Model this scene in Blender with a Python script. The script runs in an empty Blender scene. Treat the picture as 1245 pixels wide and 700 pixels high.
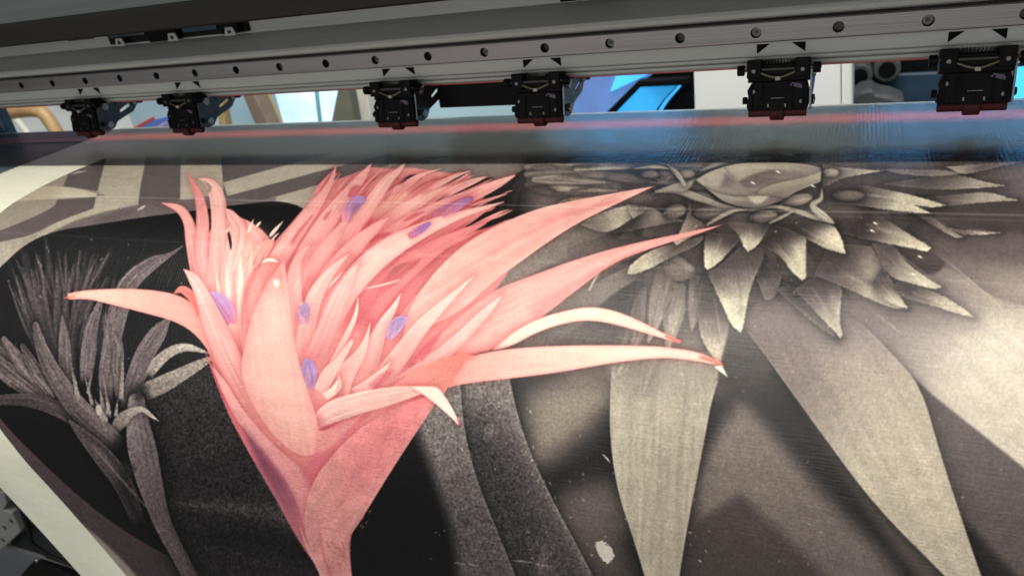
import bpy, bmesh, math, random
import numpy as np
from mathutils import Matrix, Vector

random.seed(4)
scene = bpy.context.scene
COL = scene.collection

# ------------------------------------------------------------------ camera
# World: X along the printer's beam (to the right), Y away from the viewer, Z up from the platen.
# Recovered from the beam's vanishing point, the sheet's straight edges and the 60 mm pitch of the rail's bolt holes.
FPX, CX, CY = 900.0, 622.5, 350.0
_vx = np.array([-2050.0, -142.0, FPX])
_X = -_vx / np.linalg.norm(_vx)
_d = np.array([432.0, -539.0, FPX])
_d -= _X * (_d @ _X)
_Y = _d / np.linalg.norm(_d)
_Z = np.cross(_X, _Y)
ROT = np.array([_X, _Y, _Z])
CAM = np.array([0.27406, -0.66378, 0.19774])
cam = bpy.data.cameras.new('camera')
cam.sensor_width = 36.0
cam.lens = FPX / 1245.0 * 36.0
cam.clip_start, cam.clip_end = 0.01, 60.0
cam.dof.use_dof = True
cam.dof.focus_distance = 0.52
cam.dof.aperture_fstop = 12.0
camo = bpy.data.objects.new('camera', cam)
COL.objects.link(camo)
_r, _u, _f = ROT[:, 0], -ROT[:, 1], ROT[:, 2]
camo.matrix_world = Matrix([[_r[0], _u[0], -_f[0], CAM[0]], [_r[1], _u[1], -_f[1], CAM[1]], [_r[2], _u[2], -_f[2], CAM[2]], [0, 0, 0, 1]])
scene.camera = camo

# ------------------------------------------------------------------ light of the room
world = bpy.data.worlds.new('World')
scene.world = world
world.use_nodes = True
world.node_tree.nodes['Background'].inputs[0].default_value = (0.80, 0.90, 1.0, 1)
world.node_tree.nodes['Background'].inputs[1].default_value = 0.10


def area(name, loc, target, sx, sy, power, col, spread=180):
    l = bpy.data.lights.new(name, 'AREA')
    l.shape = 'RECTANGLE'
    l.size, l.size_y, l.energy, l.color = sx, sy, power, col
    l.spread = math.radians(spread)
    o = bpy.data.objects.new(name, l)
    COL.objects.link(o)
    z = (Vector(loc) - Vector(target)).normalized()
    x = Vector((1, 0, 0))
    y = z.cross(x).normalized()
    x = y.cross(z)
    o.matrix_world = Matrix([[x[i], y[i], z[i], loc[i]] for i in range(3)] + [[0, 0, 0, 1]])
    return o


# long ceiling tube in front of the machine (its shadow edge under the hood is the sharp line on the sheet)
area('ceiling_tube_light', (0.25, -0.946, 1.364), (0.25, -0.16, 0.0), 2.8, 0.035, 45, (1.0, 0.965, 0.90))
# added soft fill from behind the viewer for the beam and hanging sheet
area('front_fill_light', (-0.3, -2.4, 0.28), (-0.2, -0.3, -0.10), 3.2, 1.0, 30, (1.0, 0.98, 0.95))
# added unseen fill that brightens the things behind the printer
area('rear_fill_light', (-0.6, 0.55, 1.7), (-0.6, 1.2, 0), 3.0, .6, 90, (0.95, 0.98, 1.0))

scene.view_settings.view_transform = 'Standard'
scene.view_settings.look = 'None'
scene.view_settings.exposure = 0.0
scene.view_settings.gamma = 1.0
scene.view_settings.use_curve_mapping = False
scene.cycles.max_bounces = 6
scene.cycles.sample_clamp_indirect = 4.0


def ray(px, py):
    return ROT @ np.array([px - CX, py - CY, FPX])


def hit(px, py, axis, val):
    """where the view line of a photo pixel meets the plane axis = val"""
    w = ray(px, py)
    return CAM + w * ((val - CAM[axis]) / w[axis])


# ------------------------------------------------------------------ materials
def mat(name, col, rough=0.5, metal=0.0, spec=0.5, emit=None, estr=1.0, noise=0.0, nscale=60, bump=0.0, bscale=300, stretch=None, coat=0.0):
    m = bpy.data.materials.new(name)
    m.use_nodes = True
    nt = m.node_tree
    b = nt.nodes['Principled BSDF']
    b.inputs['Base Color'].default_value = (*col, 1)
    b.inputs['Roughness'].default_value = rough
    b.inputs['Metallic'].default_value = metal
    b.inputs['Specular IOR Level'].default_value = spec
    b.inputs['Coat Weight'].default_value = coat
    if emit:
        b.inputs['Emission Color'].default_value = (*emit, 1)
        b.inputs['Emission Strength'].default_value = estr
    tc = nt.nodes.new('ShaderNodeTexCoord')
    mp = nt.nodes.new('ShaderNodeMapping')
    if stretch:
        mp.inputs['Scale'].default_value = stretch
    nt.links.new(tc.outputs['Object'], mp.inputs['Vector'])
    if noise:
        n = nt.nodes.new('ShaderNodeTexNoise')
        n.inputs['Scale'].default_value = nscale
        n.inputs['Detail'].default_value = 5
        r = nt.nodes.new('ShaderNodeMapRange')
        r.inputs['From Min'].default_value, r.inputs['From Max'].default_value = .3, .7
        r.inputs['To Min'].default_value, r.inputs['To Max'].default_value = 1 - noise, 1 + noise
        mx = nt.nodes.new('ShaderNodeMix')
        mx.data_type = 'RGBA'
        mx.blend_type = 'MULTIPLY'
        mx.inputs['Factor'].default_value = 1
        mx.inputs['A'].default_value = (*col, 1)
        nt.links.new(mp.outputs[0], n.inputs['Vector'])
        nt.links.new(n.outputs['Fac'], r.inputs['Value'])
        nt.links.new(r.outputs[0], mx.inputs['B'])
        nt.links.new(mx.outputs['Result'], b.inputs['Base Color'])
        r2 = nt.nodes.new('ShaderNodeMapRange')
        r2.inputs['From Min'].default_value, r2.inputs['From Max'].default_value = .3, .7
        r2.inputs['To Min'].default_value, r2.inputs['To Max'].default_value = max(rough - .08, .05), min(rough + .10, 1)
        nt.links.new(n.outputs['Fac'], r2.inputs['Value'])
        nt.links.new(r2.outputs[0], b.inputs['Roughness'])
    if bump:
        n = nt.nodes.new('ShaderNodeTexNoise')
        n.inputs['Scale'].default_value = bscale
        n.inputs['Detail'].default_value = 4
        bp = nt.nodes.new('ShaderNodeBump')
        bp.inputs['Strength'].default_value = bump
        bp.inputs['Distance'].default_value = 0.0006
        nt.links.new(mp.outputs[0], n.inputs['Vector'])
        nt.links.new(n.outputs['Fac'], bp.inputs['Height'])
        nt.links.new(bp.outputs[0], b.inputs['Normal'])
    return m


LONG = (0.02, 1, 1)
M = {
    'alu': mat('anodised_aluminium', (0.34, 0.35, 0.325), .45, .0, spec=.4, noise=.10, nscale=90, stretch=LONG, bump=.15, bscale=900),
    'alu_dark': mat('grey_painted_steel', (0.030, 0.034, 0.033), .6, .0, spec=.0, noise=.10, nscale=40, stretch=LONG, bump=.2, bscale=700),
    'rail': mat('ground_steel', (0.20, 0.19, 0.185), .42, .5, noise=.14, nscale=220, stretch=(0.01, 1, 1), bump=.2, bscale=900),
    'hole': mat('dark_bore', (0.012, 0.012, 0.013), .5),
    'bolt': mat('bolt_steel', (0.09, 0.085, 0.08), .4, .7),
    'black': mat('black_plastic', (0.0035, 0.0035, 0.004), .6, spec=.09, noise=.25, nscale=80, bump=.15, bscale=500),
    'matt': mat('matt_black', (0.008, 0.0077, 0.0073), .75, spec=.15, noise=.2, nscale=60, stretch=LONG),
    'slate': mat('slate_blue_platen', (0.055, 0.085, 0.105), .35, noise=.18, nscale=50, stretch=(.05, 1, 1)),
    'navy': mat('navy_plastic', (0.02, 0.045, 0.075), .35, noise=.1, nscale=20),
    'grey': mat('mid_grey_plastic', (0.17, 0.17, 0.165), .5, noise=.08, nscale=40),
    'blueplate': mat('zinc_plate', (0.07, 0.085, 0.095), .30, .6, noise=.1, nscale=80),
    'screw': mat('bright_screw', (0.40, 0.40, 0.39), .3, .9),
    'brass': mat('dull_brass_spring', (0.09, 0.075, 0.045), .45, .5),
    'nub': mat('pale_nub', (0.30, 0.28, 0.25), .5),
    'violet': mat('violet_grease_tag', (0.07, 0.045, 0.09), .6),
    'red_lit_rubber': mat('red_lit_rubber', (0.05, 0.008, 0.008), .6, spec=.2),  # the lamp strip's red light is put into this colour
    'led': mat('red_diffuser', (0.3, 0.02, 0.02), .4, emit=(1.0, 0.06, 0.06), estr=.01),
    'tri': mat('black_marker', (0.004, 0.004, 0.004), .7, spec=.05),
    'floor': mat('dark_floor', (0.03, 0.03, 0.032), .5, noise=.2, nscale=6),
    'wall': mat('pale_wall', (0.40, 0.56, 0.62), .8, noise=.04, nscale=3),
    'white': mat('white_board', (0.80, 0.81, 0.77), .6, noise=.03, nscale=8),
    'cream': mat('cream_paint', (0.70, 0.66, 0.55), .6, noise=.04, nscale=8),
    'olive': mat('olive_grey', (0.14, 0.14, 0.10), .6, noise=.08, nscale=12),
    'tan': mat('bent_wood', (0.42, 0.26, 0.11), .45, noise=.15, nscale=30, stretch=(1, 1, .2)),
    'brown': mat('brown_wood', (0.20, 0.15, 0.11), .5, noise=.12, nscale=30),
    'gold': mat('gold_strip', (0.55, 0.42, 0.20), .4, .3),
    'teal': mat('teal_seal', (0.22, 0.42, 0.45), .4),
    'skyglass': mat('bright_glass', (0.35, 0.5, 0.6), .15, emit=(0.62, 0.84, 1.0), estr=1.0),
    'blueglow': mat('blue_lit_glass', (0.02, 0.08, 0.2), .12, emit=(0.05, 0.38, 0.80), estr=1.8),
    'cyanglow': mat('cyan_lit_glass', (0.02, 0.1, 0.2), .12, emit=(0.04, 0.42, 0.90), estr=.9),
    'lilacglow': mat('lilac_lit_glass', (0.1, 0.1, 0.2), .2, emit=(0.08, 0.24, 0.58), estr=.7),
    'dialgrey': mat('dark_dial_grey', (0.06, 0.065, 0.065), .5),
    'red': mat('red_band', (0.55, 0.08, 0.06), .5),
    'bluepaint': mat('blue_band', (0.12, 0.2, 0.6), .5),
    'lilacpaint': mat('lilac_band', (0.45, 0.35, 0.75), .5),
    'pink': mat('mauve_cloth', (0.45, 0.32, 0.42), .7),
}

for _k, _lo in (('blueglow', .25), ('cyanglow', .35), ('lilacglow', .4), ('skyglass', .7)):     # unevenly lit glass
    _nt = M[_k].node_tree
    _b = _nt.nodes['Principled BSDF']
    _tc = _nt.nodes.new('ShaderNodeTexCoord')
    _n = _nt.nodes.new('ShaderNodeTexNoise')
    _n.inputs['Scale'].default_value = 7
    _n.inputs['Detail'].default_value = 2
    _r = _nt.nodes.new('ShaderNodeMapRange')
    _s = _b.inputs['Emission Strength'].default_value
    _r.inputs['From Min'].default_value, _r.inputs['From Max'].default_value = .32, .62
    _r.inputs['To Min'].default_value, _r.inputs['To Max'].default_value = _s * _lo, _s * 1.15
    _nt.links.new(_tc.outputs['Object'], _n.inputs['Vector'])
    _nt.links.new(_n.outputs['Fac'], _r.inputs['Value'])
    _nt.links.new(_r.outputs[0], _b.inputs['Emission Strength'])

# ------------------------------------------------------------------ mesh helpers
def obj(name, bm, m, parent=None, bevel=0.0, smooth=False):
    me = bpy.data.meshes.new(name)
    bmesh.ops.recalc_face_normals(bm, faces=bm.faces)
    bm.to_mesh(me)
    bm.free()
    for mm in (m if isinstance(m, (list, tuple)) else [m]):
        me.materials.append(mm)
    if smooth:
        for p in me.polygons:
            p.use_smooth = True
    o = bpy.data.objects.new(name, me)
    COL.objects.link(o)
    if parent:
        o.parent = parent
    if bevel:
        md = o.modifiers.new('bevel', 'BEVEL')
        md.width, md.segments, md.limit_method = bevel, 2, 'ANGLE'
    return o


def thing(name, label, cat, loc=(0, 0, 0), group=None):
    o = bpy.data.objects.new(name, None)
    COL.objects.link(o)
    o.location = loc
    tag(o, label, cat, group)
    return o


def tag(o, label, cat, group=None):
    o['label'], o['category'] = label, cat
    if group:
        o['group'] = group
    return o


def add_box(bm, x0, x1, y0, y1, z0, z1):
    v = [bm.verts.new((x, y, z)) for x in (x0, x1) for y in (y0, y1) for z in (z0, z1)]
    for f in ((0, 1, 3, 2), (4, 6, 7, 5), (0, 4, 5, 1), (2, 3, 7, 6), (0, 2, 6, 4), (1, 5, 7, 3)):
        bm.faces.new([v[i] for i in f])
    return bm


def extrude_x(bm, P, x0, x1):
    """closed (y, z) outline swept along X"""
    a = [bm.verts.new((x0, y, z)) for y, z in P]
    b = [bm.verts.new((x1, y, z)) for y, z in P]
    n = len(P)
    for i in range(n):
        bm.faces.new([a[i], a[(i + 1) % n], b[(i + 1) % n], b[i]])
    bm.faces.new(a)
    bm.faces.new(b[::-1])
    return bm


def prism(bm, pts, dvec):
    """closed 3D outline swept by a vector"""
    a = [bm.verts.new(p) for p in pts]
    b = [bm.verts.new(Vector(p) + Vector(dvec)) for p in pts]
    n = len(a)
    for i in range(n):
        bm.faces.new([a[i], a[(i + 1) % n], b[(i + 1) % n], b[i]])
    bm.faces.new(a)
    bm.faces.new(b[::-1])
    return bm


def cyl(bm, p, q, r, n=16, r2=None):
    p, q = Vector(p), Vector(q)
    d = (q - p).normalized()
    x = d.orthogonal().normalized()
    y = d.cross(x)
    r2 = r if r2 is None else r2
    a = [bm.verts.new(p + (x * math.cos(2 * math.pi * i / n) + y * math.sin(2 * math.pi * i / n)) * r) for i in range(n)]
    b = [bm.verts.new(q + (x * math.cos(2 * math.pi * i / n) + y * math.sin(2 * math.pi * i / n)) * r2) for i in range(n)]
    for i in range(n):
        bm.faces.new([a[i], a[(i + 1) % n], b[(i + 1) % n], b[i]])
    bm.faces.new(a[::-1])
    bm.faces.new(b)
    return bm


def tube(bm, pts, r, n=10):
    pts = [Vector(p) for p in pts]
    rings = []
    for i, p in enumerate(pts):
        d = (pts[min(i + 1, len(pts) - 1)] - pts[max(i - 1, 0)]).normalized()
        x = d.cross(Vector((.31, .83, .46))).normalized()
        y = d.cross(x)
        rings.append([bm.verts.new(p + (x * math.cos(2 * math.pi * k / n) + y * math.sin(2 * math.pi * k / n)) * r) for k in range(n)])
    for A, B in zip(rings, rings[1:]):
        for k in range(n):
            bm.faces.new([A[k], A[(k + 1) % n], B[(k + 1) % n], B[k]])
    bm.faces.new(rings[0][::-1])
    bm.faces.new(rings[-1])
    return bm


def slab(px, Y, thick):
    """outline seen at photo pixels, standing on the plane Y, with real thickness behind it"""
    return prism(bmesh.new(), [tuple(hit(x, y, 1, Y)) for x, y in px], (0, thick, 0))

SHEET_ROUGH, SHEET_BUMP, RED_POWER = .46, .5, .055
# ------------------------------------------------------------------ the setting
def structure(name, bm, m):
    o = obj(name, bm, m)
    o['kind'] = 'structure'
    return o


FLOOR = -0.92
structure('floor', add_box(bmesh.new(), -7, 5, -3, 4.2, FLOOR - .05, FLOOR), M['floor'])
structure('wall', add_box(bmesh.new(), -7, 5, 3.6, 3.7, FLOOR, 1.9), M['wall'])

# ------------------------------------------------------------------ the printer
XL, XR = -1.12, 1.0
printer = thing('wide_format_printer', 'grey and black wide-format inkjet printer with the printed sheet lying over its platen', 'printer', (0, 0, FLOOR))


def part(name, bm, m, bevel=0.0, parent=None, smooth=False):
    o = obj(name, bm, m, parent or printer, bevel, smooth)
    if not parent:
        o.location = (0, 0, -FLOOR)      # geometry is written in platen coordinates
    return o


# beam: lower face, groove, lip, slanted upper face, upright back face
beam = part('beam', extrude_x(bmesh.new(), [
    (.055, .0465), (-.005, .0465), (-.010, .0490), (-.010, .0515), (-.006, .0520), (-.006, .0534), (-.013, .0540), (-.013, .0562), (-.010, .0568),
    (-.010, .0690), (-.012, .0705), (-.012, .0872), (-.004, .0878), (-.004, .0900), (-.030, .0900), (-.0335, .0915), (-.0345, .0945), (-.0325, .0975),
    (-.024, .1010), (-.006, .1085), (.0, .1105), (.004, .1110), (.004, .1700), (.055, .1700)], XL, XR), M['alu'], .0006)

# linear guide rail with a counterbored bolt hole every 60 mm
RY0, RY1, RZ0, RZ1, HR = -.028, -.0118, .0708, .0868, .0042
hx = [.0225 + .06 * k for k in range(-19, 17)]


def rail_mesh():
    bm = bmesh.new()
    zc = (RZ0 + RZ1) / 2
    for x in hx:
        x0, x1 = x - .03, x + .03
        n = 24
        ci, out = [], []
        for k in range(n):
            a = 2 * math.pi * (k + .5) / n
            c, s = math.cos(a), math.sin(a)
            ci.append((x + HR * c, zc + HR * s))
            t = min(.03 / abs(c), (RZ1 - RZ0 - .002) / 2 / abs(s))
            out.append((min(max(x + c * t, x0), x1), zc + s * t))
        A = [bm.verts.new((p[0], RY0, p[1])) for p in ci]
        A2 = [bm.verts.new((p[0], RY0 + .009, p[1])) for p in ci]
        B = [bm.verts.new((p[0], RY0, p[1])) for p in out]
        for k in range(n):
            j = (k + 1) % n
            bm.faces.new([A[k], A[j], B[j], B[k]])
            f = bm.faces.new([A[k], A2[k], A2[j], A[j]])
            f.material_index = 1
        f = bm.faces.new(A2)
        f.material_index = 1
        cor = {}
        for sx, sz in ((-1, -1), (1, -1), (1, 1), (-1, 1)):
            cor[(sx, sz)] = bm.verts.new((x + .03 * sx, RY0, zc + sz * (RZ1 - RZ0 - .002) / 2))
        for k in range(n):
            p, q = out[k], out[(k + 1) % n]
            if abs(abs(p[0] - x) - .03) < 1e-6 and abs(abs(q[0] - x) - .03) > 1e-6 or abs(abs(p[0] - x) - .03) > 1e-6 and abs(abs(q[0] - x) - .03) < 1e-6:
                sx = 1 if (p[0] + q[0]) / 2 > x else -1
                sz = 1 if (p[1] + q[1]) / 2 > zc else -1
                bm.faces.new([B[k], B[(k + 1) % n], cor[(sx, sz)]])
        # chamfers, flanks with the running groove
        for sz in (-1, 1):
            z = zc + sz * (RZ1 - RZ0 - .002) / 2
            prof = [(RY0, z), (RY0 + .001, z + sz * .001), (RY0 + .005, z + sz * .001), (RY0 + .0065, z - sz * .0012), (RY0 + .0095, z - sz * .0012), (RY1, z + sz * .001)]
            va = [bm.verts.new((x0, y_, z_)) for y_, z_ in prof]
            vb = [bm.verts.new((x1, y_, z_)) for y_, z_ in prof]
            for i in range(len(prof) - 1):
                bm.faces.new([va[i], va[i + 1], vb[i + 1], vb[i]])
    bmesh.ops.remove_doubles(bm, verts=bm.verts, dist=1e-6)
    return bm


rail = part('guide_rail', rail_mesh(), [M['rail'], M['hole']])
bb = bmesh.new()
cyl(bb, (0, .0035, 0), (0, .0088, 0), .0034, 20)
bolt_me = None
for k, x in enumerate(hx):
    if (k - 19) % 2 == 0:
        continue
    if bolt_me is None:
        bm = bmesh.new()
        cyl(bm, (0, .0045, 0), (0, .0088, 0), .0036, 20)
        nf = len(bm.faces)
        cyl(bm, (0, .0043, 0), (0, .0050, 0), .0019, 6)
        bm.faces.ensure_lookup_table()
        for f in bm.faces[nf:]:
            f.material_index = 1
        o = obj('bolt', bm, [M['bolt'], M['hole']], rail, .0003)
        bolt_me = o.data
    else:
        o = bpy.data.objects.new('bolt', bolt_me)
        COL.objects.link(o)
        o.parent = rail
    o.location = (x, RY0, (RZ0 + RZ1) / 2)
bb.free()

# marker triangles stuck on the beam over every pinch roller
ROLL = [-.602, -.434, -.145, .011, .220, .357]
for x in ROLL:
    for s in (-1, 1):
        cx_ = x + .0135 * s
        pts = [(cx_ - .0052 * -s, -.0102, .0662), (cx_ + .0052 * -s, -.0102, .0662), (cx_ + .0052 * s, -.0102, .0585)]
        part('marker_triangle', prism(bmesh.new(), pts, (0, -.0003, 0)), M['tri'])

# hood over the beam: black front, grey bevelled top
part('hood_front', extrude_x(bmesh.new(), [(-.2, .1468), (-.2, .1648), (-.196, .1648), (-.196, .1500), (-.10, .1560), (.06, .1725), (.06, .1695), (-.10, .1520), (-.194, .1460), (-.198, .1455)], XL, XR), M['matt'], .0006)
part('hood_top', extrude_x(bmesh.new(), [(-.2005, .1650), (-.199, .1665), (-.15, .1762), (-.148, .1765), (.10, .1790), (.10, .1740), (-.15, .1735), (-.195, .1650)], XL, XR), M['alu_dark'], .0008)

# electronics in the cut-out of the beam's upper face
z0 = .113
part('cutout_plate', add_box(bmesh.new(), -.545, -.33, -.001, .0035, z0 + .0005, .135), M['matt'])
for x0, x1, za, zb, mm in [(-.535, -.475, .122, .131, 'blueplate'), (-.470, -.425, .113, .130, 'black'), (-.415, -.365, .120, .133, 'navy'), (-.36, -.335, .114, .130, 'black')]:
    part('circuit_housing', add_box(bmesh.new(), x0, x1, -.010, -.0012, za, zb), M[mm], .0008)
for x in (-.515, -.43, -.345):
    t = part('mounting_tab', prism(bmesh.new(), [(x - .008, -.0125, .1125), (x + .008, -.0125, .1125), (x + .005, -.0125, .121), (x - .005, -.0125, .121)], (0, .0015, 0)), M['alu'])
    part('screw', cyl(bmesh.new(), (x, -.0140, .1165), (x, -.0126, .1165), .0020, 12), M['hole'], parent=t)
part('sensor_slot', add_box(bmesh.new(), -.62, -.575, .0028, .0045, .122, .1245), M['hole'])
part('sensor_box', add_box(bmesh.new(), .035, .09, -.011, .0035, .1135, .128), M['black'], .001)
# black unit hanging behind the beam
part('sensor_unit', add_box(bmesh.new(), -.118, -.028, .012, .06, .018, .0463), M['black'], .001)
part('sensor_cable_socket', add_box(bmesh.new(), -.136, -.1185, .02, .045, .0375, .0464), M['black'], .001)

# platen, apron and body
plat = bmesh.new()
extrude_x(plat, [(.048, -.0065), (.047, -.003), (.040, -.003), (.038, -.0012), (-.012, -.0012), (-.0135, -.003), (-.0165, -.003), (-.018, -.0012), (-.118, -.0012), (-.121, -.006), (-.121, -.03), (.048, -.03)], XL, XR)
part('platen', plat, M['slate'], .0004)
PROFILE = [(.085, -.12), (.075, -.05), (.062, -.016), (.048, -.003), (.034, .0), (-.02, .0), (-.08, .0), (-.13, -.0002), (-.18, -.0030), (-.22, -.0098), (-.258, -.0265), (-.290, -.056),
           (-.3105, -.098), (-.3205, -.150), (-.3215, -.200), (-.3165, -.255), (-.3075, -.310), (-.2965, -.376), (-.281, -.478), (-.266, -.58), (-.25, -.69), (-.235, -.80)]


def smooth_profile(n=8):
    P = np.array(PROFILE)
    out = []
    for i in range(len(P) - 1):
        p0, p1, p2, p3 = P[max(i - 1, 0)], P[i], P[i + 1], P[min(i + 2, len(P) - 1)]
        for t in np.linspace(0, 1, n, endpoint=False):
            out.append(0.5 * (2 * p1 + (p2 - p0) * t + (2 * p0 - 5 * p1 + 4 * p2 - p3) * t * t + (3 * p1 - p0 - 3 * p2 + p3) * t ** 3))
    out.append(P[-1])
    return np.array(out)


SP = smooth_profile()
SS = np.concatenate([[0], np.cumsum(np.hypot(*np.diff(SP, axis=0).T))])
# apron: the curved plate under the sheet
ap = [(y + .004 * 0, z) for y, z in SP if y < -.125 and z > -.21]
inner = [(y + .006, z - .0045) for y, z in ap]
inner2 = [(y + .012, z - .010) for y, z in ap]
part('apron', extrude_x(bmesh.new(), inner + inner2[::-1], XL, XR), M['slate'], 0)
part('body', add_box(bmesh.new(), XL, XR, -.1, .045, -.30, -.0305), M['matt'], .004)
# end housing at the far left of the beam
part('end_housing', add_box(bmesh.new(), XL - .3, float(hit(20, 156, 1, .074)[0]), .056, .074, -.03, .0455), M['navy'], .003)

# stand that shows below the sheet's corner
br = part('stand_bracket', slab([(-40, 590), (4, 598), (8, 612), (4, 620), (14, 623), (25, 646), (13, 658), (0, 669), (-40, 700)], -.20, .06), M['grey'], .002)
part('crossbar', slab([(12, 612), (40, 622), (160, 680), (160, 726), (90, 688), (12, 662)], -.16, .04), M['alu_dark'], .002)
part('crossbar_lip', slab([(8, 661), (90, 687), (160, 722), (160, 726), (88, 690), (8, 665)], -.163, .002), M['grey'])
kn = bmesh.new()
kp = hit(43, 682, 1, -.17)
cyl(kn, tuple(kp), (kp[0], kp[1] + .02, kp[2]), .0045, 16)
part('take_up_guide', slab([(24, 700), (36, 686), (50, 682), (66, 690), (90, 704), (90, 740), (20, 740)], -.15, .03), M['matt'], .003)
for px_, py_ in ((6, 640), (14, 632), (4, 655)):
    q_ = hit(px_, py_, 1, -.2)
    part('bracket_screw', cyl(bmesh.new(), (q_[0], q_[1] - .002, q_[2]), (q_[0], q_[1] - .0002, q_[2]), .004, 14), M['bolt'], .0004)
part('cable', tube(bmesh.new(), [tuple(hit(x_, y_, 1, -.19)) for x_, y_ in ((-10, 600), (14, 606), (26, 618), (34, 640), (38, 660), (60, 676), (100, 690), (140, 720))], .004), M['matt'], smooth=True)
part('stand_knob', kn, M['screw'], .002)
part('leg', add_box(bmesh.new(), -.98, -.90, .02, .12, FLOOR + .08, -.30), M['matt'], .004)
part('leg', add_box(bmesh.new(), .80, .88, .02, .12, FLOOR + .08, -.30), M['matt'], .004)
part('foot', add_box(bmesh.new(), -.99, -.89, -.35, .45, FLOOR + .001, FLOOR + .08), M['matt'], .006)
part('foot', add_box(bmesh.new(), .79, .89, -.35, .45, FLOOR + .001, FLOOR + .08), M['matt'], .006)

# red lamp strip under the beam that draws the red line on the media
part('lamp_strip', add_box(bmesh.new(), XL, XR, .002, .008, .0440, .0463), M['led'])


# ------------------------------------------------------------------ pinch rollers (parts of the printer)
def roller_parts():
    """(name, mesh, material) pieces in local space: x across, y depth, z up from the wheel's lowest point"""
    out = []
    bm = bmesh.new()     # lower body, corners cut
    o8 = [(-.0225, .0085), (-.0235, .012), (-.0225, .020), (-.0235, .0245), (-.0195, .0312), (.0215, .0312), (.0235, .0245), (.0235, .012), (.0225, .0085)]
    prism(bm, [(x, -.009, z) for x, z in o8], (0, .018, 0))
    out.append(('pinch_roller', bm, 'black', .0009))
    bm = bmesh.new()     # upper yoke with its two lugs hooked in front of the beam
    add_box(bm, -.0235, .0235, -.006, .012, .0305, .0445)
    add_box(bm, -.0238, -.0125, -.012, .004, .034, .0485)
    add_box(bm, .0125, .0238, -.012, .004, .034, .0485)
    add_box(bm, -.0125, .0125, -.0045, .004, .0445, .0465)
    out.append(('yoke', bm, 'black', .0008))
    bm = bmesh.new()
    cyl(bm, (-.029, -.0095, .0405), (.031, -.0095, .0405), .0012, 10)
    out.append(('shaft', bm, 'bolt', 0))
    for x in (-.0285, .029):
        bm = bmesh.new()
        cyl(bm, (x - .0028, -.0095, .0405), (x + .0028, -.0095, .0405), .0042, 14)
        out.append(('shaft_knob', bm, 'black', .0006))
    for s in (-1, 1):
        bm = bmesh.new()
        tube(bm, [(.0005, -.0115, .0335), (s * .006, -.0112, .0352), (s * .0145, -.0108, .0385)], .0011, 8)
        out.append(('spring_leg', bm, 'brass', 0))
    out.append(('spring_nub', add_box(bmesh.new(), -.0016, .0022, -.0135, -.0095, .0318, .0348), 'nub', .0004))
    out.append(('grease_tag', prism(bmesh.new(), [(.009, -.0096, .0275), (.0185, -.0096, .0248), (.0195, -.0096, .0262), (.0175, -.0096, .0285), (.011, -.0096, .0298)], (0, .0006, 0)), 'violet', 0))
    out.append(('clip', add_box(bmesh.new(), -.0045, .0055, -.0098, -.0088, .0178, .0182), 'bolt', 0))
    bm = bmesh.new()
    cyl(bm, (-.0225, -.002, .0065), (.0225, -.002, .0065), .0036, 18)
    out.append(('roller_bar', bm, 'red_lit_rubber', .0006))
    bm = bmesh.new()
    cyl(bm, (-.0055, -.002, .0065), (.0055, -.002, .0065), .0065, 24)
    out.append(('wheel', bm, 'red_lit_rubber', .0008))
    out.append(('wheel_guard', add_box(bmesh.new(), -.0062, .0062, -.0100, -.0090, .008, .0165), 'black', .0003))
    for x in (-.0066, .0066):
        out.append(('guard_pin', add_box(bmesh.new(), x - .0006, x + .0006, -.0101, -.0091, .0110, .0135), 'bolt', 0))
    for x, z in ((-.0185, .0395), (.0185, .0395), (-.0185, .0235), (.0185, .0150)):
        bm = bmesh.new()
        cyl(bm, (x, -.0125 if z > .03 else -.0098, z), (x, -.010 if z > .03 else -.0085, z), .0017, 12)
        out.append(('yoke_screw', bm, 'bolt', .0002))
    bm = bmesh.new()      # tension spring beside the shaft
    tube(bm, [(-.010 + .0006 * k, -.0075 + .0018 * math.sin(k * 1.6), .0468 + .0018 * math.cos(k * 1.6)) for k in range(34)], .0004, 5)
    out.append(('coil_spring', bm, 'bolt', 0))
    for x in (-.0195, -.0115, .0115, .0195):
        out.append(('body_rib', add_box(bmesh.new(), x - .0008, x + .0008, -.0102, -.0088, .0095, .0285), 'black', .0003))
    for x in (-.0255, .0255):
        bm = bmesh.new()
        cyl(bm, (x - .0018, -.003, .0165), (x + .0018, -.003, .0165), .0030, 12)
        out.append(('side_boss', bm, 'black', .0004))
    # side arm running back and up to the underside of the beam, with its slot
    arm = [(-.006, .010), (.004, .008), (.014, .011), (.020, .019), (.046, .030), (.054, .040), (.054, .0445), (.040, .0445), (.012, .0415), (-.006, .0415)]
    slot = [(.026, .0290), (.042, .0365), (.042, .0395), (.039, .0395), (.026, .0325)]
    bm = bmesh.new()
    for xx in (.0242, .0256):
        vo = [bm.verts.new((xx, y, z)) for y, z in arm]
        vi = [bm.verts.new((xx, y, z)) for y, z in slot]
        eo = [bm.edges.new((vo[i], vo[(i + 1) % len(vo)])) for i in range(len(vo))]
        ei = [bm.edges.new((vi[i], vi[(i + 1) % len(vi)])) for i in range(len(vi))]
        bmesh.ops.triangle_fill(bm, use_beauty=True, edges=eo + ei)
    bm.verts.ensure_lookup_table()
    no, ni = len(arm), len(slot)
    k = no + ni
    for st, n in ((0, no), (no, ni)):
        for i in range(n):
            a_, b_ = st + i, st + (i + 1) % n
            bm.faces.new([bm.verts[a_], bm.verts[b_], bm.verts[k + b_], bm.verts[k + a_]])
    out.append(('side_arm', bm, 'blueplate', 0))
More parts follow.
